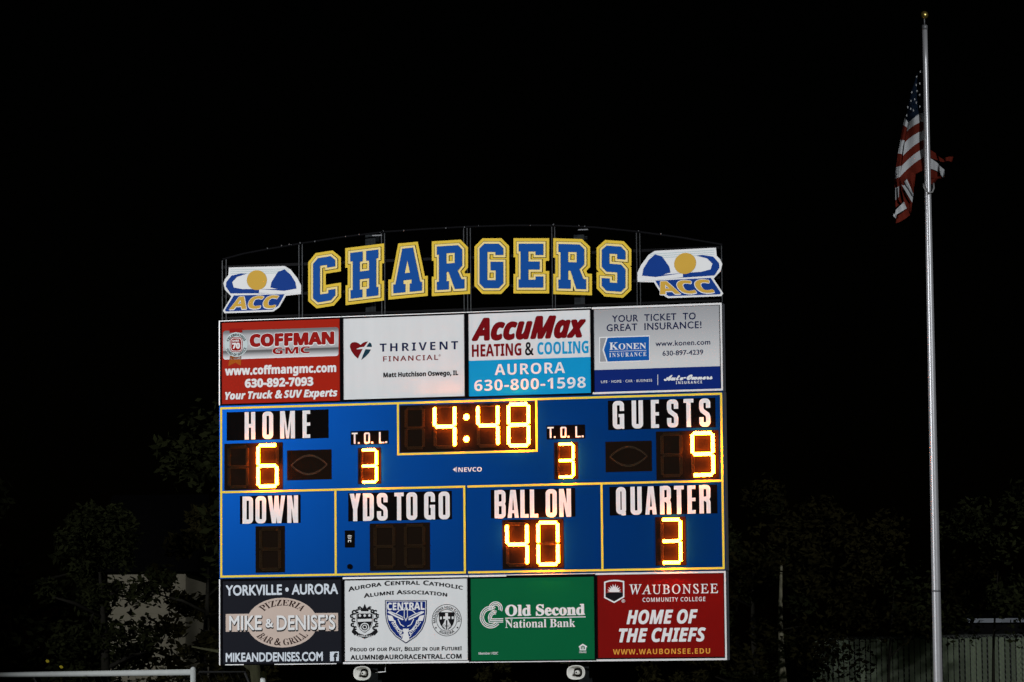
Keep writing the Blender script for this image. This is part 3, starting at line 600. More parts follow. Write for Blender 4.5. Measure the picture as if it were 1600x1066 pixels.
# possession lights: an unlit football outline
for crp, tl, br in (((340, 620, 6.66), (723, 560), (1187, 860)), ((920, 600, 6.273), (162, 568), (620, 855))):
    crop(*crp); o, (a0, b0, a1, b1) = plate(tl, br, .004, 'digitface', 'possession_panel')
    cx, cy = (a0 + a1) / 2, (b0 + b1) / 2; rx, ry = (a1 - a0) * .41, (b1 - b0) * .33; mb = MB()
    for s_ in (-1, 1):
        for k in range(30):
            x = -1 + 2 * (k + .5) / 30; dome(mb, cx + x * rx, cy + s_ * ry * (1 - abs(x) ** 1.9), .004, .006, .008); dome(mb, cx + x * rx * .95, cy + s_ * ry * (1 - abs(x) ** 1.9) * .88, .004, .005, .008)
    put(mb, 'unlit_segment', MT['ledoff'], o)
# maker's name, radio badge, latch
crop(530, 620, 6.663)
mb = MB(); text(mb, 'NEVCO', 1240, 1485, 735, 781, .002, 'bold', off=.0)
mb.poly([P(1182, 758), P(1212, 736), P(1212, 780)], .002); mb.stroke([P(1222, 730), P(1222, 786)], .008, .002); put(mb, 'lettering', MT['white'], sb)
crop(520, 750, 6.66)
o, _ = plate((127, 527), (227, 702), .012, 'black', 'radio_badge'); mb = MB()
for k, yy in enumerate((580, 595, 610)): mb.stroke([P(*e) for e in ell(178, yy + 12, 24 - k * 4, 14, 8, 25, 155)], .008, .0135)
mb.stroke([P(165, 650), P(165, 630), P(190, 629), P(190, 649)], .009, .0135); put(mb, 'lettering', MT['white'], o)
mb = MB(); c = P(178, 902); mb.tube([(c[0], 0, c[1]), (c[0], -.02, c[1])], .036, 16); put(mb, 'latch', MT['black'], sb)

# ------------------------------------------------------------------ header sign: open arched frame with cut-out letters and emblems
hd = board_thing('header_sign', 'arched black header frame with big blue and gold letters above the scoreboard', 'sign', BW / 2, BH)
ARCH = [(347, 405), (380, 396), (420, 388.5), (470, 380), (535, 370), (600, 362), (665, 357.5), (730, 354), (797, 352), (863, 352), (930, 355), (998, 362), (1065, 371), (1128, 382)]
ap = [px2uv(*a) for a in ARCH]
mb = MB(); mb.tube([(a[0], .03, a[1]) for a in ap], .014, 8); mb.box(.03, BH + .02, BW - .03, BH + .05, -.05, -.02); mb.box(.03, BH + .33, BW - .03, BH + .37, -.05, -.03); mb.box(.03, BH + .75, BW - .03, BH + .79, -.05, -.03)
put(mb, 'arched_frame', MT['rail'], hd)
def archv(u):
    for i in range(len(ap) - 1):
        if u <= ap[i + 1][0] or i == len(ap) - 2:
            t = (u - ap[i][0]) / (ap[i + 1][0] - ap[i][0]); return ap[i][1] + (ap[i + 1][1] - ap[i][1]) * t
for xs in ((347, 353), (466.8, 472), (596, 600.8), (724.5, 730, 735), (862.5, 867), (994.8, 1000), (1127.5,)):
    mb = MB()
    for x in xs:
        u = px2uv(x, 420)[0]; mb.box(u - .006, BH + .005, u + .006, archv(u) - .02, -.02, -.008)
    put(mb, 'upright', MT['edge'], hd)
mb = MB(); random.seed(5)
for x in (418, 440, 452, 455, 469, 492, 540, 561, 594, 599, 631, 697, 726, 748, 829, 865, 905, 914, 998, 1033):
    u = px2uv(x, 380)[0]; v = archv(u); r_ = random.uniform(.006, .013); mb.ball((u, -.0, v + random.uniform(-.01, .012)), r_, 6, 4)
for u in (px2uv(590, 370)[0], px2uv(912, 362)[0]): mb.box(u - .08, archv(u) - .05, u + .06, archv(u) - .035, -.03, .0)
put(mb, 'bolt', MT['cap'], hd)['kind'] = 'stuff'
LET = {
    'C': ((335, 360, 5.926), (866, 1175, 197, 717), .16, [(962, 250), (1080, 250), (1122, 292), (1122, 352), (1048, 352), (1048, 325), (982, 325), (982, 590), (1060, 590), (1060, 560), (1124, 560), (1124, 618), (1082, 660), (962, 660), (918, 615), (918, 297)], []),
    'H': ((335, 360, 5.926), (1217, 1570, 142, 683), .124, [(1262, 195), (1377, 195), (1377, 287), (1350, 287), (1350, 378), (1437, 378), (1437, 287), (1410, 287), (1410, 195), (1522, 195), (1522, 275), (1503, 275), (1503, 540), (1522, 540), (1522, 620), (1412, 620), (1412, 545), (1437, 545), (1437, 452), (1350, 452), (1350, 545), (1375, 545), (1375, 620), (1265, 620), (1265, 540), (1285, 540), (1285, 275), (1262, 275)], []),
    'A': ((595, 350, 5.926), (77, 432, 172, 692), .097, [(203, 225), (302, 225), (368, 550), (385, 550), (385, 632), (272, 632), (272, 555), (290, 555), (290, 520), (213, 520), (213, 555), (232, 555), (232, 632), (120, 632), (120, 550), (140, 550)], [[(251, 345), (274, 455), (229, 455)]]),
    'R': ((595, 350, 5.926), (474, 823, 150, 663), .061, [(523, 203), (718, 203), (757, 245), (757, 395), (715, 440), (750, 520), (778, 520), (778, 607), (690, 607), (632, 445), (612, 445), (612, 530), (634, 530), (634, 607), (523, 607), (523, 530), (542, 530), (542, 280), (523, 280)], [[(612, 272), (688, 272), (688, 366), (612, 366)]]),
    'G': ((595, 350, 5.926), (870, 1187, 140, 641), 0, [(962, 185), (1095, 185), (1138, 228), (1138, 290), (1065, 290), (1065, 262), (990, 262), (990, 522), (1068, 522), (1068, 432), (1020, 432), (1020, 352), (1138, 352), (1138, 552), (1095, 597), (962, 597), (918, 552), (918, 230)], []),
    'E': ((595, 350, 5.926), (1233, 1554, 136, 640), 0, [(1280, 185), (1508, 185), (1508, 290), (1437, 290), (1437, 258), (1370, 258), (1370, 350), (1475, 350), (1475, 425), (1370, 425), (1370, 518), (1437, 518), (1437, 488), (1508, 488), (1508, 592), (1280, 592), (1280, 515), (1298, 515), (1298, 257), (1280, 257)], []),
    'r': ((860, 345, 5.714), (30, 367, 163, 663), -.03, [(75, 212), (262, 212), (305, 252), (305, 390), (262, 435), (298, 520), (322, 520), (322, 610), (235, 610), (183, 448), (162, 448), (162, 530), (184, 530), (184, 610), (75, 610), (75, 530), (94, 530), (94, 285), (75, 285)], [[(162, 282), (238, 282), (238, 372), (162, 372)]]),
    'S': ((860, 345, 5.714), (414, 720, 178, 680), -.07, [(505, 228), (632, 228), (673, 270), (673, 342), (600, 342), (600, 298), (530, 298), (530, 388), (632, 388), (673, 430), (673, 590), (632, 632), (505, 632), (462, 590), (462, 520), (533, 520), (533, 555), (600, 555), (600, 462), (505, 462), (462, 420), (462, 270)], [])}
def fit(pts, allp, box, skew):
    xs = [p[0] for p in allp]; ys = [p[1] for p in allp]; cx = (box[0] + box[1]) / 2
    return [(x, y - skew * (x - cx)) for x, y in pts]
def fat_in(mb, pts, holes, ch):
    if holes and ch != 'A':                       # split round the bowl of the R
        h = holes[0]; xm = (h[0][0] + h[1][0]) / 2
        mb.poly(bridge(pts, h), .0245)
    else: mb.poly(pts, .0245)
def bridge(pts, h):                               # outline joined to its hole by a hairline cut
    i, j = min(((i, j) for i in range(len(pts)) for j in range(len(h))), key=lambda t: (Vector(pts[t[0]]) - Vector(h[t[1]])).length)
    ar = lambda L: sum(L[k][0] * L[(k + 1) % len(L)][1] - L[(k + 1) % len(L)][0] * L[k][1] for k in range(len(L)))
    if ar(pts) * ar(h) > 0: h = h[::-1]; j = len(h) - 1 - j
    return pts[:i + 1] + h[j:] + h[:j + 1] + pts[i:]
for ch in 'CHARGErS':
    src = LET[ch]; crop(*src[0]); base = src[3]; box = src[1]; sk = src[2] - .0
    # the printed arch slant is kept as a shear of the cut-out itself
    pts = [P(*p_) for p_ in fit(base, base, box, sk)]; holes = [[P(*p_) for p_ in fit(h_, base, box, sk)] for h_ in src[4]]
    hw = .079
    slabm = MB(); nj = 0
    def fat(mb, loops, wd, w0):
        for lp in loops:
            n = len(lp)
            for i in range(n):
                A = Vector(lp[i]); Bq = Vector(lp[(i + 1) % n]); d = (Bq - A).normalized(); nn = Vector((-d.y, d.x)) * wd
                mb.poly([A + nn, A - nn, Bq - nn, Bq + nn], w0, True)
                C_ = Vector(lp[(i + 2) % n]); d2 = (C_ - Bq).normalized(); n2 = Vector((-d2.y, d2.x)) * wd; cz = d.cross(d2)
                if abs(cz) > .05:
                    s_ = -1 if cz > 0 else 1; m_ = (nn + n2) * s_; m_ = m_ / m_.length * (wd / max(.45, (m_ / m_.length).dot(nn / wd * s_)))
                    mb.poly([Bq, Bq + nn * s_, Bq + m_, Bq + n2 * s_], w0, True)
    g1 = MB(); g1.slab(pts, -.035, .0); fat(g1, [pts] + holes, hw, .0005)
    base_o = put(g1, 'letter', MT['gold'], hd)
    g2 = MB(); fat(g2, [pts] + holes, .038, .008); put(g2, 'outline', MT['ink'], base_o)
    g3 = MB(); fat(g3, [pts] + holes, .031, .016); put(g3, 'outline', MT['palegold'], base_o)
    g4 = MB(); fat_in(g4, pts, holes, ch); put(g4, 'blue_face', MT['lblue'], base_o)
    for h_ in (holes if ch == 'A' else []):
        g5 = MB(); g5.poly(h_, .026); put(g5, 'counter', MT['palegold'], base_o)
# two emblem panels: team initials on a blue banner below a plain speed-line shape
crop(335, 360, 5.926)
EC = Vector(P(442, 500)); E2 = Vector(px2uv(1062.1, 419.4))
OUT = [(135, 345), (650, 331), (705, 362), (770, 445), (802, 510), (803, 592), (662, 606), (602, 712), (545, 753), (95, 769), (80, 745), (158, 612), (98, 550), (84, 490), (100, 450), (130, 415)]
BAN = [(182, 604), (650, 592), (592, 700), (538, 736), (108, 752), (100, 738)]
for side in (1, -1):
    f = (lambda p_: tuple(EC + (Vector(P(*p_)) - EC))) if side == 1 else (lambda p_: (E2.x - (P(*p_)[0] - EC.x) * 1.03, E2.y + (P(*p_)[1] - EC.y) * 1.03))
    b_ = MB(); b_.slab([f(x) for x in OUT], -.012, .004); eo = put(b_, 'emblem_panel', MT['white'], hd)
    b_ = MB()
    for i, yy in enumerate((362, 380, 398)): b_.poly([f((150, yy)), f((690, yy - 8)), f((690, yy)), f((150, yy + 7))], .006)
    put(b_, 'speed_line', MT['silver'], eo)
    b_ = MB(); b_.poly([f(x) for x in BAN], .008); b_.poly([f(x) for x in ((150, 585), (108, 520), (112, 480), (160, 420), (250, 400), (300, 402), (210, 432), (165, 480), (180, 530), (260, 545), (650, 545), (650, 582))], .0085)
    b_.poly([f(x) for x in ((530, 480), (590, 385), (650, 362), (705, 410), (750, 480), (762, 540), (650, 560), (520, 530))], .0075); put(b_, 'blue_shape', MT['mblue'], eo)
    b_ = MB(); b_.poly([f(x) for x in ell(395, 462, 92, 92, 30)], .010); put(b_, 'boss', MT['mgold'], eo)
    b_ = MB(); b_.poly([f(x) for x in ((415, 545), (800, 572), (800, 592), (415, 580))], .0095); put(b_, 'white_bar', MT['white'], eo)
    V, F, cap = run('ACC', 'bold', .03, .22 if side == 1 else -.32); Vi, Fi, ci = run('ACC', 'bold', .012, .22 if side == 1 else -.32)
    for (VV, FF, cc_, m_, w_, e_) in ((V, F, cap, 'white', .010, 4), (Vi, Fi, ci, 'mgold', .0115, 0)):
        mn = min(v[0] for v in VV); mx = max(v[0] for v in VV); xa, xb = ((140 - e_, 600 + e_) if side == 1 else (152 - e_, 612 + e_))
        a_ = Vector(f((xa, 726 + e_))); c_ = Vector(f((xb, 728 + e_))); top = f((400, 610 - e_))[1]; bot_ = f((400, 722 + e_))[1]
        lo, hi = min(a_.x, c_.x), max(a_.x, c_.x); b_ = MB()
        b_.add([(lo + (x - mn) / (mx - mn) * (hi - lo), -w_ - z * 3e-5, bot_ + y_ / cc_ * (top - bot_)) for x, y_, z in VV], FF); put(b_, 'lettering', MT[m_], eo)

# ------------------------------------------------------------------ steel columns behind the board
for i, (x, lab) in enumerate(((572, 'left dark steel column carrying the scoreboard'), (899.5, 'right dark steel column carrying the scoreboard'))):
    u = px2uv(x, 420)[0]; hgt = px2uv(x, 364)[1]; base = B0 + BE * u - BN * .32; base.z = 0
    t = thing('steel_column', lab, 'column', base, -TH, 'scoreboard columns')
    mb = MB(); h = B0.z + hgt; mb.box(-.075, 0, .075, h, .09, .10); mb.box(-.075, 0, .075, h, -.10, -.09); mb.box(-.006, 0, .006, h, -.09, .09); mb.build('beam', MT['steel'], t)
    mb = MB(); mb.box(-.16, 0, .16, .03, -.16, .16); mb.build('base_plate', MT['steel'], t)
    mb = MB(); mb.box(-.02, B0.z + BH + .62, .16, B0.z + BH + .66, .10, .28); mb.build('bracket', MT['steel'], t)

# ------------------------------------------------------------------ horn loudspeakers under the board
def horn(px, py, label, stub):
    u, v = px2uv(px, py); c = B0 + BE * u - BN * .10; c.z = B0.z + v + .004
    t = thing('horn_speaker', label, 'loudspeaker', c, -TH + R(-15), 'horn speakers under the scoreboard'); n = 36
    def ring(rx, rz, y_, ox=0, oz=0): return [(ox + rx * math.copysign(abs(math.cos(a)) ** .78, math.cos(a)), y_, oz + rz * math.copysign(abs(math.sin(a)) ** .78, math.sin(a))) for a in (2 * math.pi * k / n for k in range(n))]
    rg = [ring(.125, .085, .0), ring(.14, .098, -.012), ring(.143, .100, -.004), ring(.138, .096, .012), ring(.10, .072, .07), ring(.062, .052, .13), ring(.045, .045, .19)]
    mb = MB(); V = [v for r_ in rg for v in r_]; F = [(j * n + k, j * n + (k + 1) % n, (j + 1) * n + (k + 1) % n, (j + 1) * n + k) for j in range(len(rg) - 1) for k in range(n)]; mb.add(V, F); mb.build('rim', MT['horn'], t, True)
    rg = [ring(.125, .085, .0), ring(.100, .074, .030), ring(.072, .066, .052), ring(.066, .064, .058)]
    mb = MB(); V = [v for r_ in rg for v in r_]; F = [(j * n + (k + 1) % n, j * n + k, (j + 1) * n + k, (j + 1) * n + (k + 1) % n) for j in range(len(rg) - 1) for k in range(n)]; mb.add(V, F); mb.build('flare', MT['horn'], t, True)
    rg = [ring(.066, .064, .058), ring(.055, .054, .10), ring(.045, .045, .15), ring(0, 0, .16)]
    mb = MB(); V = [v for r_ in rg for v in r_]; F = [(j * n + (k + 1) % n, j * n + k, (j + 1) * n + k, (j + 1) * n + (k + 1) % n) for j in range(len(rg) - 1) for k in range(n)]; mb.add(V, F); mb.build('throat', MT['horndark'], t, True)  # shade inside the throat is put into its dark colour
    mb = MB(); mb.tube([(0, .12, 0), (0, .05, 0), (0, .015, 0), (0, .008, 0)], [.034, .032, .028, .018], 18); mb.build('throat_cone', MT['horn'], t, True)
    mb = MB(); mb.tube([(0, .0075, 0), (0, .003, 0)], .012, 12); mb.tube([(-.02, .045, -.016), (-.066, .04, -.042)], .017, 8); mb.build('throat_strut', MT['horndark'], t)
    mb = MB(); mb.tube([(0, .19, 0), (0, .22, 0), (0, .30, 0)], [.045, .06, .055], 16); mb.build('driver', MT['horndark'], t, True)
    mb = MB(); mb.tube([(stub, .16, .17), (stub, .16, .02), (.0, .17, .0)], .010, 6); mb.tube([(stub - .055, .02, .133), (stub + .055, .02, .133)], .009, 6); mb.build('bracket', MT['alu'], t)
horn(562.8, 1052.6, 'white horn speaker hanging below the white alumni sign', .285)
horn(897.5, 1051.3, 'white horn speaker hanging below the green bank sign', -.20)

# ------------------------------------------------------------------ flagpole and flag
PY = 48.0
pt = at(1444.5, 43, PY); pbx = at(1465.8, 1066, PY).x; fx = pt.x
ph = pt.z
fp = thing('flagpole', 'tall silver aluminium flagpole topped by a gold ball', 'flagpole', (fx, PY, 0))
mb = MB(); N = 24; mb.tube([(0, 0, ph * i / N) for i in range(N + 1)], [.0655 + (.0375 - .0655) * max(0, (i / N - .1) / .9) for i in range(N + 1)], 28); mb.build('shaft', MT['pole'], fp, True)
mb = MB(); zs = at(1462, 923.5, PY).z; mb.tube([(0, 0, zs - .012), (0, 0, zs + .012)], .0632, 28); mb.build('joint_band', MT['cap'], fp, True)
mb = MB(); mb.tube([(0, 0, ph - .035), (0, 0, ph + .025), (0, 0, ph + .035)], [.044, .044, .03], 20); mb.tube([(0, 0, ph + .03), (0, 0, ph + .15)], .010, 8); mb.build('truck_cap', MT['cap'], fp, True)
mb = MB(); mb.ball((0, 0, ph + .175), .056, 24, 16); mb.build('finial_ball', MT['brass'], fp, True)
mb = MB(); mb.tube([(0, 0, 0), (0, 0, .03), (0, 0, .12)], [.16, .15, .07], 24); mb.build('base_flange', MT['pole'], fp, True)

FC = (1340, 0, 2.88)
def fpt(x, y, dep):                                # flag cloth point; dep = metres behind the pole axis
    d_ = PY + dep; return at(FC[0] + x / FC[2], FC[1] + y / FC[2], d_)
fl = MB()
def strip(a, b, c, d, mi, n=10, bow=.0, dep=(.08, .16), m=3):
    """cloth patch: a->b upper edge from the pole outward, d->c lower edge"""
    V = []; F = []
    for j in range(m + 1):
        for i in range(n + 1):
            s_ = i / n; t_ = j / m
            x = (a[0] + (b[0] - a[0]) * s_) * (1 - t_) + (d[0] + (c[0] - d[0]) * s_) * t_
            y_ = (a[1] + (b[1] - a[1]) * s_) * (1 - t_) + (d[1] + (c[1] - d[1]) * s_) * t_
            y_ -= bow * 4 * s_ * (1 - s_)
            dp = dep[0] + (dep[1] - dep[0]) * s_ + .035 * math.sin(7 * s_ + y_ * .012) + .02 * math.sin(y_ * .03 + 3 * s_)
            V.append(fpt(x, y_, dp))
    for j in range(m):
        for i in range(n): F.append((j * (n + 1) + i, j * (n + 1) + i + 1, (j + 1) * (n + 1) + i + 1, (j + 1) * (n + 1) + i))
    fl.add(V, F, mi)
RED, WHT, BLU = 0, 1, 2
px_ = 306
strip((px_, 262), (288, 268), (240, 418), (px_, 400), BLU, 10, 0); strip((px_, 400), (240, 418), (216, 538), (px_, 470), BLU, 10, 4); strip((px_, 470), (216, 538), (229, 552), (px_, 503), BLU, 10, 6)
ed = [(229, 552, 503), (221, 592, 545), (212, 642, 584), (204, 702, 626), (199, 747, 664), (190, 797, 703), (186, 842, 762)]
for i in range(6): strip((px_, ed[i][2]), ed[i][:2], ed[i + 1][:2], (px_, ed[i + 1][2]), WHT if i % 2 == 0 else RED, 10, 9)
lf = [(229, 552), (224, 575), (212, 632), (205, 695), (198, 747), (190, 797), (187, 840)]; le = [(212, 530), (205, 562), (192, 630), (182, 690), (173, 752), (168, 805), (167, 845)]
for i in range(6): strip(lf[i], le[i], le[i + 1], lf[i + 1], WHT if i % 2 == 0 else RED, 4, 0, (.17, .26))
strip((262, 776), (190, 800), (200, 832), (250, 880), RED, 8, 6, (.14, .10)); strip((222, 806), (198, 832), (246, 912), (251, 872), WHT, 6, 0, (.095, .095)); strip((262, 776), (222, 804), (252, 874), (254, 850), RED, 6, 0, (.13, .11))
strip((200, 832), (186, 842), (186, 905), (222, 936), RED, 6, 0, (.11, .15)); strip((187, 838), (170, 846), (170, 902), (187, 886), WHT, 4, 0, (.16, .2))
strip((212, 868), (195, 850), (215, 920), (246, 912), RED, 6, 0, (.105, .12)); strip((246, 910), (208, 905), (222, 940), (240, 960), RED, 6, 0, (.115, .12))
strip((212, 905), (172, 945), (166, 972), (223, 937), WHT, 6, 0, (.11, .14)); strip((186, 886), (171, 902), (171, 935), (204, 908), RED, 5, 0, (.145, .17)); strip((223, 937), (176, 972), (172, 1006), (236, 968), RED, 6, -4, (.115, .14)); strip((176, 968), (161, 962), (160, 972), (172, 984), WHT, 3, 0, (.13, .15))
strip((318, 690), (296, 700), (286, 770), (318, 765), RED, 4, 0, (.10, .16))
# torn fly end blown to the far side of the pole
strip((316, 668), (352, 690), (362, 722), (316, 708), RED, 6, 0, (.09, .14)); strip((352, 690), (385, 716), (395, 728), (362, 722), RED, 5, -4, (.14, .17)); strip((385, 714), (431, 706), (424, 730), (392, 728), RED, 6, 4, (.17, .2))
strip((316, 708), (364, 738), (372, 778), (316, 757), WHT, 6, 3, (.09, .14)); strip((364, 738), (392, 764), (388, 802), (370, 778), WHT, 5, -3, (.14, .16)); strip((316, 757), (372, 780), (378, 804), (316, 800), RED, 6, 0, (.10, .15)); strip((316, 800), (362, 803), (340, 832), (316, 820), RED, 5, 0, (.10, .13))
for (x, y_) in ((288, 273), (282, 323), (266, 346), (264, 383), (280, 376), (267, 410), (244, 416), (279, 427), (240, 455), (257, 447), (264, 462), (280, 480), (239, 490), (251, 497), (226, 483), (221, 520), (291, 345), (292, 400), (293, 455)):
    k = 6.2; ang = random.uniform(-.5, .5); V = []
    for i in range(10):
        a = math.pi / 5 * i + ang; r_ = k if i % 2 == 0 else k * .42; V.append(fpt(x + r_ * .62 * math.sin(a), y_ - r_ * 1.15 * math.cos(a), .035))
    fl.add(V, [tuple(range(10))], WHT)
fo = fl.build('flag', [MT['fred'], MT['fwhite'], MT['fblue']], None, True)
tag(fo, 'torn red, white and blue flag with stars hanging limp at the pole', 'flag')
mb = MB(); mb.tube([fpt(x, y_, d_) for x, y_, d_ in ((297, 828, .02), (299, 845, -.05), (308, 860, -.085), (322, 869, -.09), (336, 864, -.085), (343, 848, -.06), (342, 826, .0))], .012, 8)
tag(mb.build('rope_loop', MT['rope'], None, True), 'white rope loop around the flagpole under the flag', 'rope')

# ------------------------------------------------------------------ soccer goal, marker posts
a = at(302, 1050.5, 58.0); b = at(0, 1054.9, 63.4); z_ = a.z
dirv = Vector((b.x - a.x, b.y - a.y, 0)).normalized(); back = Vector((-dirv.y, dirv.x, 0)) * -1
if back.y < 0: back = -back
t = thing('soccer_goal', 'white soccer goal frame cut off at the lower left', 'goal', (a.x, a.y, 0))
lc = lambda p_: (p_.x - a.x, p_.y - a.y, p_.z)
A = Vector((a.x, a.y, z_)); E_ = A + dirv * 7.32
mb = MB(); mb.tube([lc(A), lc(E_)], .05, 16); mb.build('crossbar', MT['goal'], t, True)
for p_ in (A, E_):
    mb = MB(); mb.tube([(p_.x - a.x, p_.y - a.y, 0), (p_.x - a.x, p_.y - a.y, z_ + .045)], .05, 16); mb.ball((p_.x - a.x, p_.y - a.y, z_ + .045), .05, 14, 8, .9); mb.build('post', MT['goal'], t, True)
    mb = MB(); p2 = p_ + back * 1.0; p3 = p_ + back * 2.2; p3.z = .05; mb.tube([lc(p_ + back * .05), lc(p2), lc(p3)], .022, 8); mb.build('net_support', MT['net'], t)
mb = MB()
for i in range(31):
    p_ = A + dirv * (7.32 * i / 30); p2 = p_ + back * 1.0; p3 = p_ + back * 2.2; p3.z = .05; mb.tube([lc(p_), lc(p2), lc(p3)], .003, 3, False)
for i in range(14):
    s_ = i / 13; p_ = A + back * (1.0 + 1.2 * s_); p_.z = z_ + (.05 - z_) * s_; mb.tube([lc(p_), lc(p_ + dirv * 7.32)], .003, 3, False)
mb.build('net', MT['net'], t)
for x0, x1, y_, lab in ((406.6, 416.6, 1048.5, 'thick white marker post below the black pizzeria sign'), (918.8, 922.4, 1059.5, 'thin white marker post right of the horn speaker under the green sign')):
    p_ = at((x0 + x1) / 2, y_, 50.2); r_ = (x1 - x0) / 2 / FPX * 50.2
    mb = MB(); mb.tube([(0, 0, 0), (0, 0, p_.z - .01), (0, 0, p_.z)], [r_, r_, r_ * .85], 14)
    o = mb.build('marker_post', MT['goal'], None, True); o.location = (p_.x, p_.y, 0); tag(o, lab, 'post', 'white marker posts')

# ------------------------------------------------------------------ trees, shrubs
def tree(px, Y, hgt, rad, base_h, nleaf, label, leafm, trunk_r=.16, lean=0, seed=0, leaf=.09, flat=1.0, name='tree', group='trees behind the scoreboard', clumps=26, crown_off=0, limbs=7, barkm='bark'):
    rs = random.Random(seed); c = at(px, 1000, Y)
    t = thing(name, label, 'tree' if name == 'tree' else 'shrub', (c.x, Y, 0), 0, group)
    mb = MB(); pts = []; rr = []; n = 12
    for i in range(n + 1):
        s_ = i / n; pts.append((lean * s_ + .08 * math.sin(4 * s_ + seed), .06 * math.sin(5 * s_ + 2 * seed), hgt * .8 * s_)); rr.append(trunk_r * (1.25 - .25 * min(1, s_ * 6)) * (1 - .85 * s_))
    mb.tube(pts, rr, 12)
    for k in range(limbs):
        s_ = .45 + .5 * k / limbs; z0 = hgt * .8 * s_; a_ = rs.uniform(0, 6.28); L = rad * rs.uniform(.55, .95); b0 = Vector((lean * s_ + .08 * math.sin(4 * s_ + seed), .06 * math.sin(5 * s_ + 2 * seed), z0))
        q1 = b0 + Vector((math.cos(a_) * L * .5, math.sin(a_) * L * .5, L * .25)); q2 = b0 + Vector((math.cos(a_ + .3) * L, math.sin(a_ + .3) * L, L * .35))
        mb.tube([b0, q1, q2], [trunk_r * (1 - .8 * s_) * .55, trunk_r * .22, trunk_r * .07], 6)
    mb.build('trunk', MT[barkm], t, True)
    cr_ = MB(); cl = []
    for k in range(clumps):
        a_ = rs.uniform(0, 6.28); h_ = rs.random(); prof = math.sin(math.pi * (.12 + .83 * h_)) ** .7; r0 = rad * prof * math.sqrt(rs.uniform(.08, 1))
        cl.append((Vector((lean * .7 + crown_off + math.cos(a_) * r0, math.sin(a_) * r0 * flat, base_h + (hgt - base_h) * h_)), rad * rs.uniform(.16, .34)))
    for k in range(nleaf):
        c0, cr0 = cl[k % clumps]; v = Vector((rs.gauss(0, 1), rs.gauss(0, 1), rs.gauss(0, .75))); v = v.normalized() * cr0 * rs.random() ** .45; p_ = c0 + v
        a1 = Vector((rs.gauss(0, 1), rs.gauss(0, 1), rs.gauss(0, .6))).normalized(); b1 = a1.cross(Vector((rs.gauss(0, 1), rs.gauss(0, 1), rs.gauss(0, 1)))).normalized(); L = leaf * rs.uniform(.6, 1.3)
        cr_.add([p_ - a1 * L, p_ + b1 * L * .45, p_ + a1 * L, p_ - b1 * L * .45], [(0, 1, 2, 3)])
    cr_.build('crown', MT[leafm], t)
    return t
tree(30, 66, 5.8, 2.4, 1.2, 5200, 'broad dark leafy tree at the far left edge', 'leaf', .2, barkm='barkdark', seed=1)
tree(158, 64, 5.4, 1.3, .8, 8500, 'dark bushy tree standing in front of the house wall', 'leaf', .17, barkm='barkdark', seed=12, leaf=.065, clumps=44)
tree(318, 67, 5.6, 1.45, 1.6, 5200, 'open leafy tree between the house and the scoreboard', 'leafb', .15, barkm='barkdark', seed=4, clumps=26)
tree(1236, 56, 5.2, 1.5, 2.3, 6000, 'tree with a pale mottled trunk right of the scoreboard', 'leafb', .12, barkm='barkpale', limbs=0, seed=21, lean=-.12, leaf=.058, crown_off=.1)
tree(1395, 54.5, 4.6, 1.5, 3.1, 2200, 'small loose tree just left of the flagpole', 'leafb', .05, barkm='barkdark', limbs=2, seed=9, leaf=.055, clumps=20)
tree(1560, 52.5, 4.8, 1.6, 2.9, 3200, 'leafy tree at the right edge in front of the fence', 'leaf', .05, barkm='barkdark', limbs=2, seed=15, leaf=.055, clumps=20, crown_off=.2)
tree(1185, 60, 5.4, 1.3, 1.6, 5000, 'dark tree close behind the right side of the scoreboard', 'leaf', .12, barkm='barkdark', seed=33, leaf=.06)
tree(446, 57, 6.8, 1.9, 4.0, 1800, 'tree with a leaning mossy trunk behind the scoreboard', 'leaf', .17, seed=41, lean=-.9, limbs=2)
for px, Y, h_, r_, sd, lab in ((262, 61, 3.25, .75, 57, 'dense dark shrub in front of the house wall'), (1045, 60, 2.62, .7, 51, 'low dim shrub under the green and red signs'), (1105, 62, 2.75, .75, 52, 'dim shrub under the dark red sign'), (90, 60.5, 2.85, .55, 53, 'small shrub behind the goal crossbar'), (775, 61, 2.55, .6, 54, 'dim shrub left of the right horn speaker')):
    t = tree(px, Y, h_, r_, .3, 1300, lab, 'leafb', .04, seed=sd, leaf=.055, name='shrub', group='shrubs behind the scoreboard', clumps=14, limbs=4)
    if px == 90:
        for x, y_ in ((74, 1033.5), (95.5, 1042.5)):
            p_ = at(x, y_, 59.7) - t.location; mb = MB(); mb.add([(-.034, 0, .012), (-.012, .01, -.022), (.016, .02, -.026), (.036, 0, -.006), (.020, -.01, .022), (-.010, -.02, .030)], [(0, 1, 2, 3, 4, 5)]); mb.shift(p_); lf_ = mb.build('leaf', MT['leafy'], t); lf_['label'] = 'bright yellow leaf'

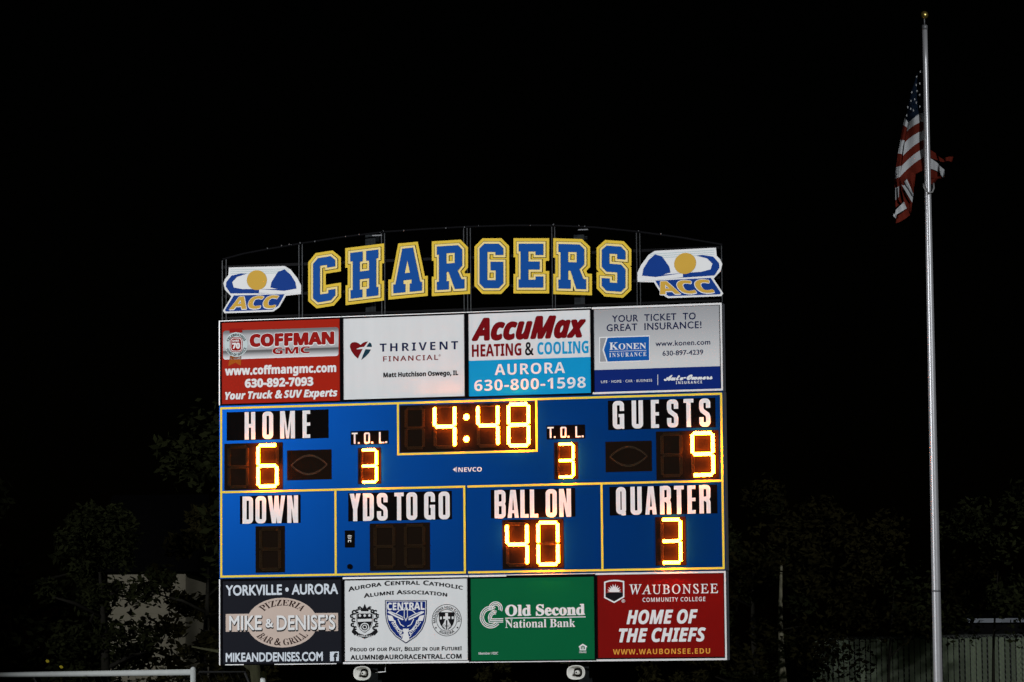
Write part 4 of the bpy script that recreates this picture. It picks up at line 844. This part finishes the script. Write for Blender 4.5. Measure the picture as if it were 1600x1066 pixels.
# ------------------------------------------------------------------ house far left, shed far right
hl_ = at(168, 1000, 78); hr_ = at(290, 1000, 78); ez = at(250, 895, 78).z
t = thing('house', 'beige sided house glimpsed between the trees at left', 'house', ((hl_.x + hr_.x) / 2, 78, 0)); hw_ = (hr_.x - hl_.x) / 2
mb = MB(); nrow = int(ez / .18)
for i in range(nrow):
    z0, z1 = ez * i / nrow, ez * (i + 1) / nrow
    mb.add([(-hw_, -.012, z0), (hw_, -.012, z0), (hw_, .006, z1), (-hw_, .006, z1)], [(0, 1, 2, 3)]); mb.add([(-hw_, -.012, z0), (hw_, -.012, z0), (hw_, .006, z0), (-hw_, .006, z0)], [(0, 3, 2, 1)])
mb.add([(-hw_, .007, 0), (-hw_, 6, 0), (-hw_, 6, ez), (-hw_, .007, ez)], [(0, 1, 2, 3)]); mb.add([(hw_, .007, 0), (hw_, 6, 0), (hw_, 6, ez), (hw_, .007, ez)], [(0, 1, 2, 3)]); mb.add([(-hw_, 6, 0), (hw_, 6, 0), (hw_, 6, ez), (-hw_, 6, ez)], [(0, 1, 2, 3)])
mb.build('wall', MT['siding'], t)
mb = MB(); e = .25; mb.add([(-hw_ - e, -e, ez + .01), (hw_ + e, -e, ez + .01), (hw_ + e, 3, ez + 1.9), (-hw_ - e, 3, ez + 1.9), (hw_ + e, 6 + e, ez + .01), (-hw_ - e, 6 + e, ez + .01)], [(0, 1, 2, 3), (3, 2, 4, 5), (0, 3, 5), (1, 4, 2)]); mb.build('roof', MT['shingle'], t)
sl_ = at(1512, 1000, 74); srr = at(1720, 1000, 74); sz = at(1560, 969.5, 74).z
t = thing('shed', 'low shed with a pale metal roof edge beyond the fence', 'shed', ((sl_.x + srr.x) / 2, 74, 0)); sw = (srr.x - sl_.x) / 2
mb = MB(); mb.box(-sw + .1, 0, sw - .1, sz - .06, -4, -.2); mb.build('wall', MT['shingle'], t)
mb = MB(); mb.add([(-sw, 0, sz - .045), (sw, 0, sz - .045), (sw, .02, sz + .045), (-sw, .02, sz + .045), (sw, 4.2, sz + .3), (-sw, 4.2, sz + .3)], [(0, 1, 2, 3)]); mb.build('fascia', MT['metalroof'], t); mb = MB(); mb.add([(-sw, .03, sz + .06), (sw, .03, sz + .06), (sw, 4.2, sz + .3), (-sw, 4.2, sz + .3)], [(0, 1, 2, 3)]); mb.build('roof', MT['shingle'], t)

# ------------------------------------------------------------------ chain link fence with slats
f0 = at(1268, 1000, 58.5); f1 = at(1660, 1000, 55.5); fz = at(1500, 994, 57).z
dv = Vector((f1.x - f0.x, f1.y - f0.y, 0)); FL = dv.length
t = thing('slat_fence', 'tall chain link fence with green privacy slats at lower right', 'fence', (f0.x, f0.y, 0), math.atan2(dv.y, dv.x))
mb = MB(); random.seed(8); n = int(FL / .104)
for i in range(n):
    u = FL * (i + .5) / n; h_ = fz - random.uniform(.02, .06); tw = random.uniform(-.012, .012)
    mb.add([(u - .041, -tw, .05), (u + .041, tw, .05), (u + .041, tw, h_), (u - .041, -tw, h_)], [(0, 1, 2, 3)])
mb.build('slats', MT['slat'], t)
mb = MB(); st = .085; k = int(FL / st)
for s_ in (-1, 1):
    for i in range(-int(fz / st), k + int(fz / st)):
        u0 = i * st; a0 = (u0, 0.0); a1 = (u0 + s_ * fz, fz)
        # clip to the fence length
        pa, pb = Vector(a0), Vector(a1); d_ = pb - pa; t0, t1 = 0, 1
        if d_.x > 0: t0 = max(t0, (0 - pa.x) / d_.x); t1 = min(t1, (FL - pa.x) / d_.x)
        else: t0 = max(t0, (FL - pa.x) / d_.x); t1 = min(t1, (0 - pa.x) / d_.x)
        if t1 - t0 < .02: continue
        A_, B_ = pa + d_ * t0, pa + d_ * t1; mb.tube([(A_.x, -.018 * 1, A_.y), (B_.x, -.018, B_.y)], .0035, 3, False)
mb.build('wire_mesh', MT['wire'], t)
for u in (.1, FL * .385, FL * .62, FL * .80, FL - .1):
    mb = MB(); mb.tube([(u, .06, 0), (u, .06, fz + .03)], .03, 10); mb.build('post', MT['fpost'], t, True)
mb = MB(); mb.tube([(0, .05, fz), (FL, .05, fz)], .02, 8); mb.build('top_rail', MT['fpost'], t, True)
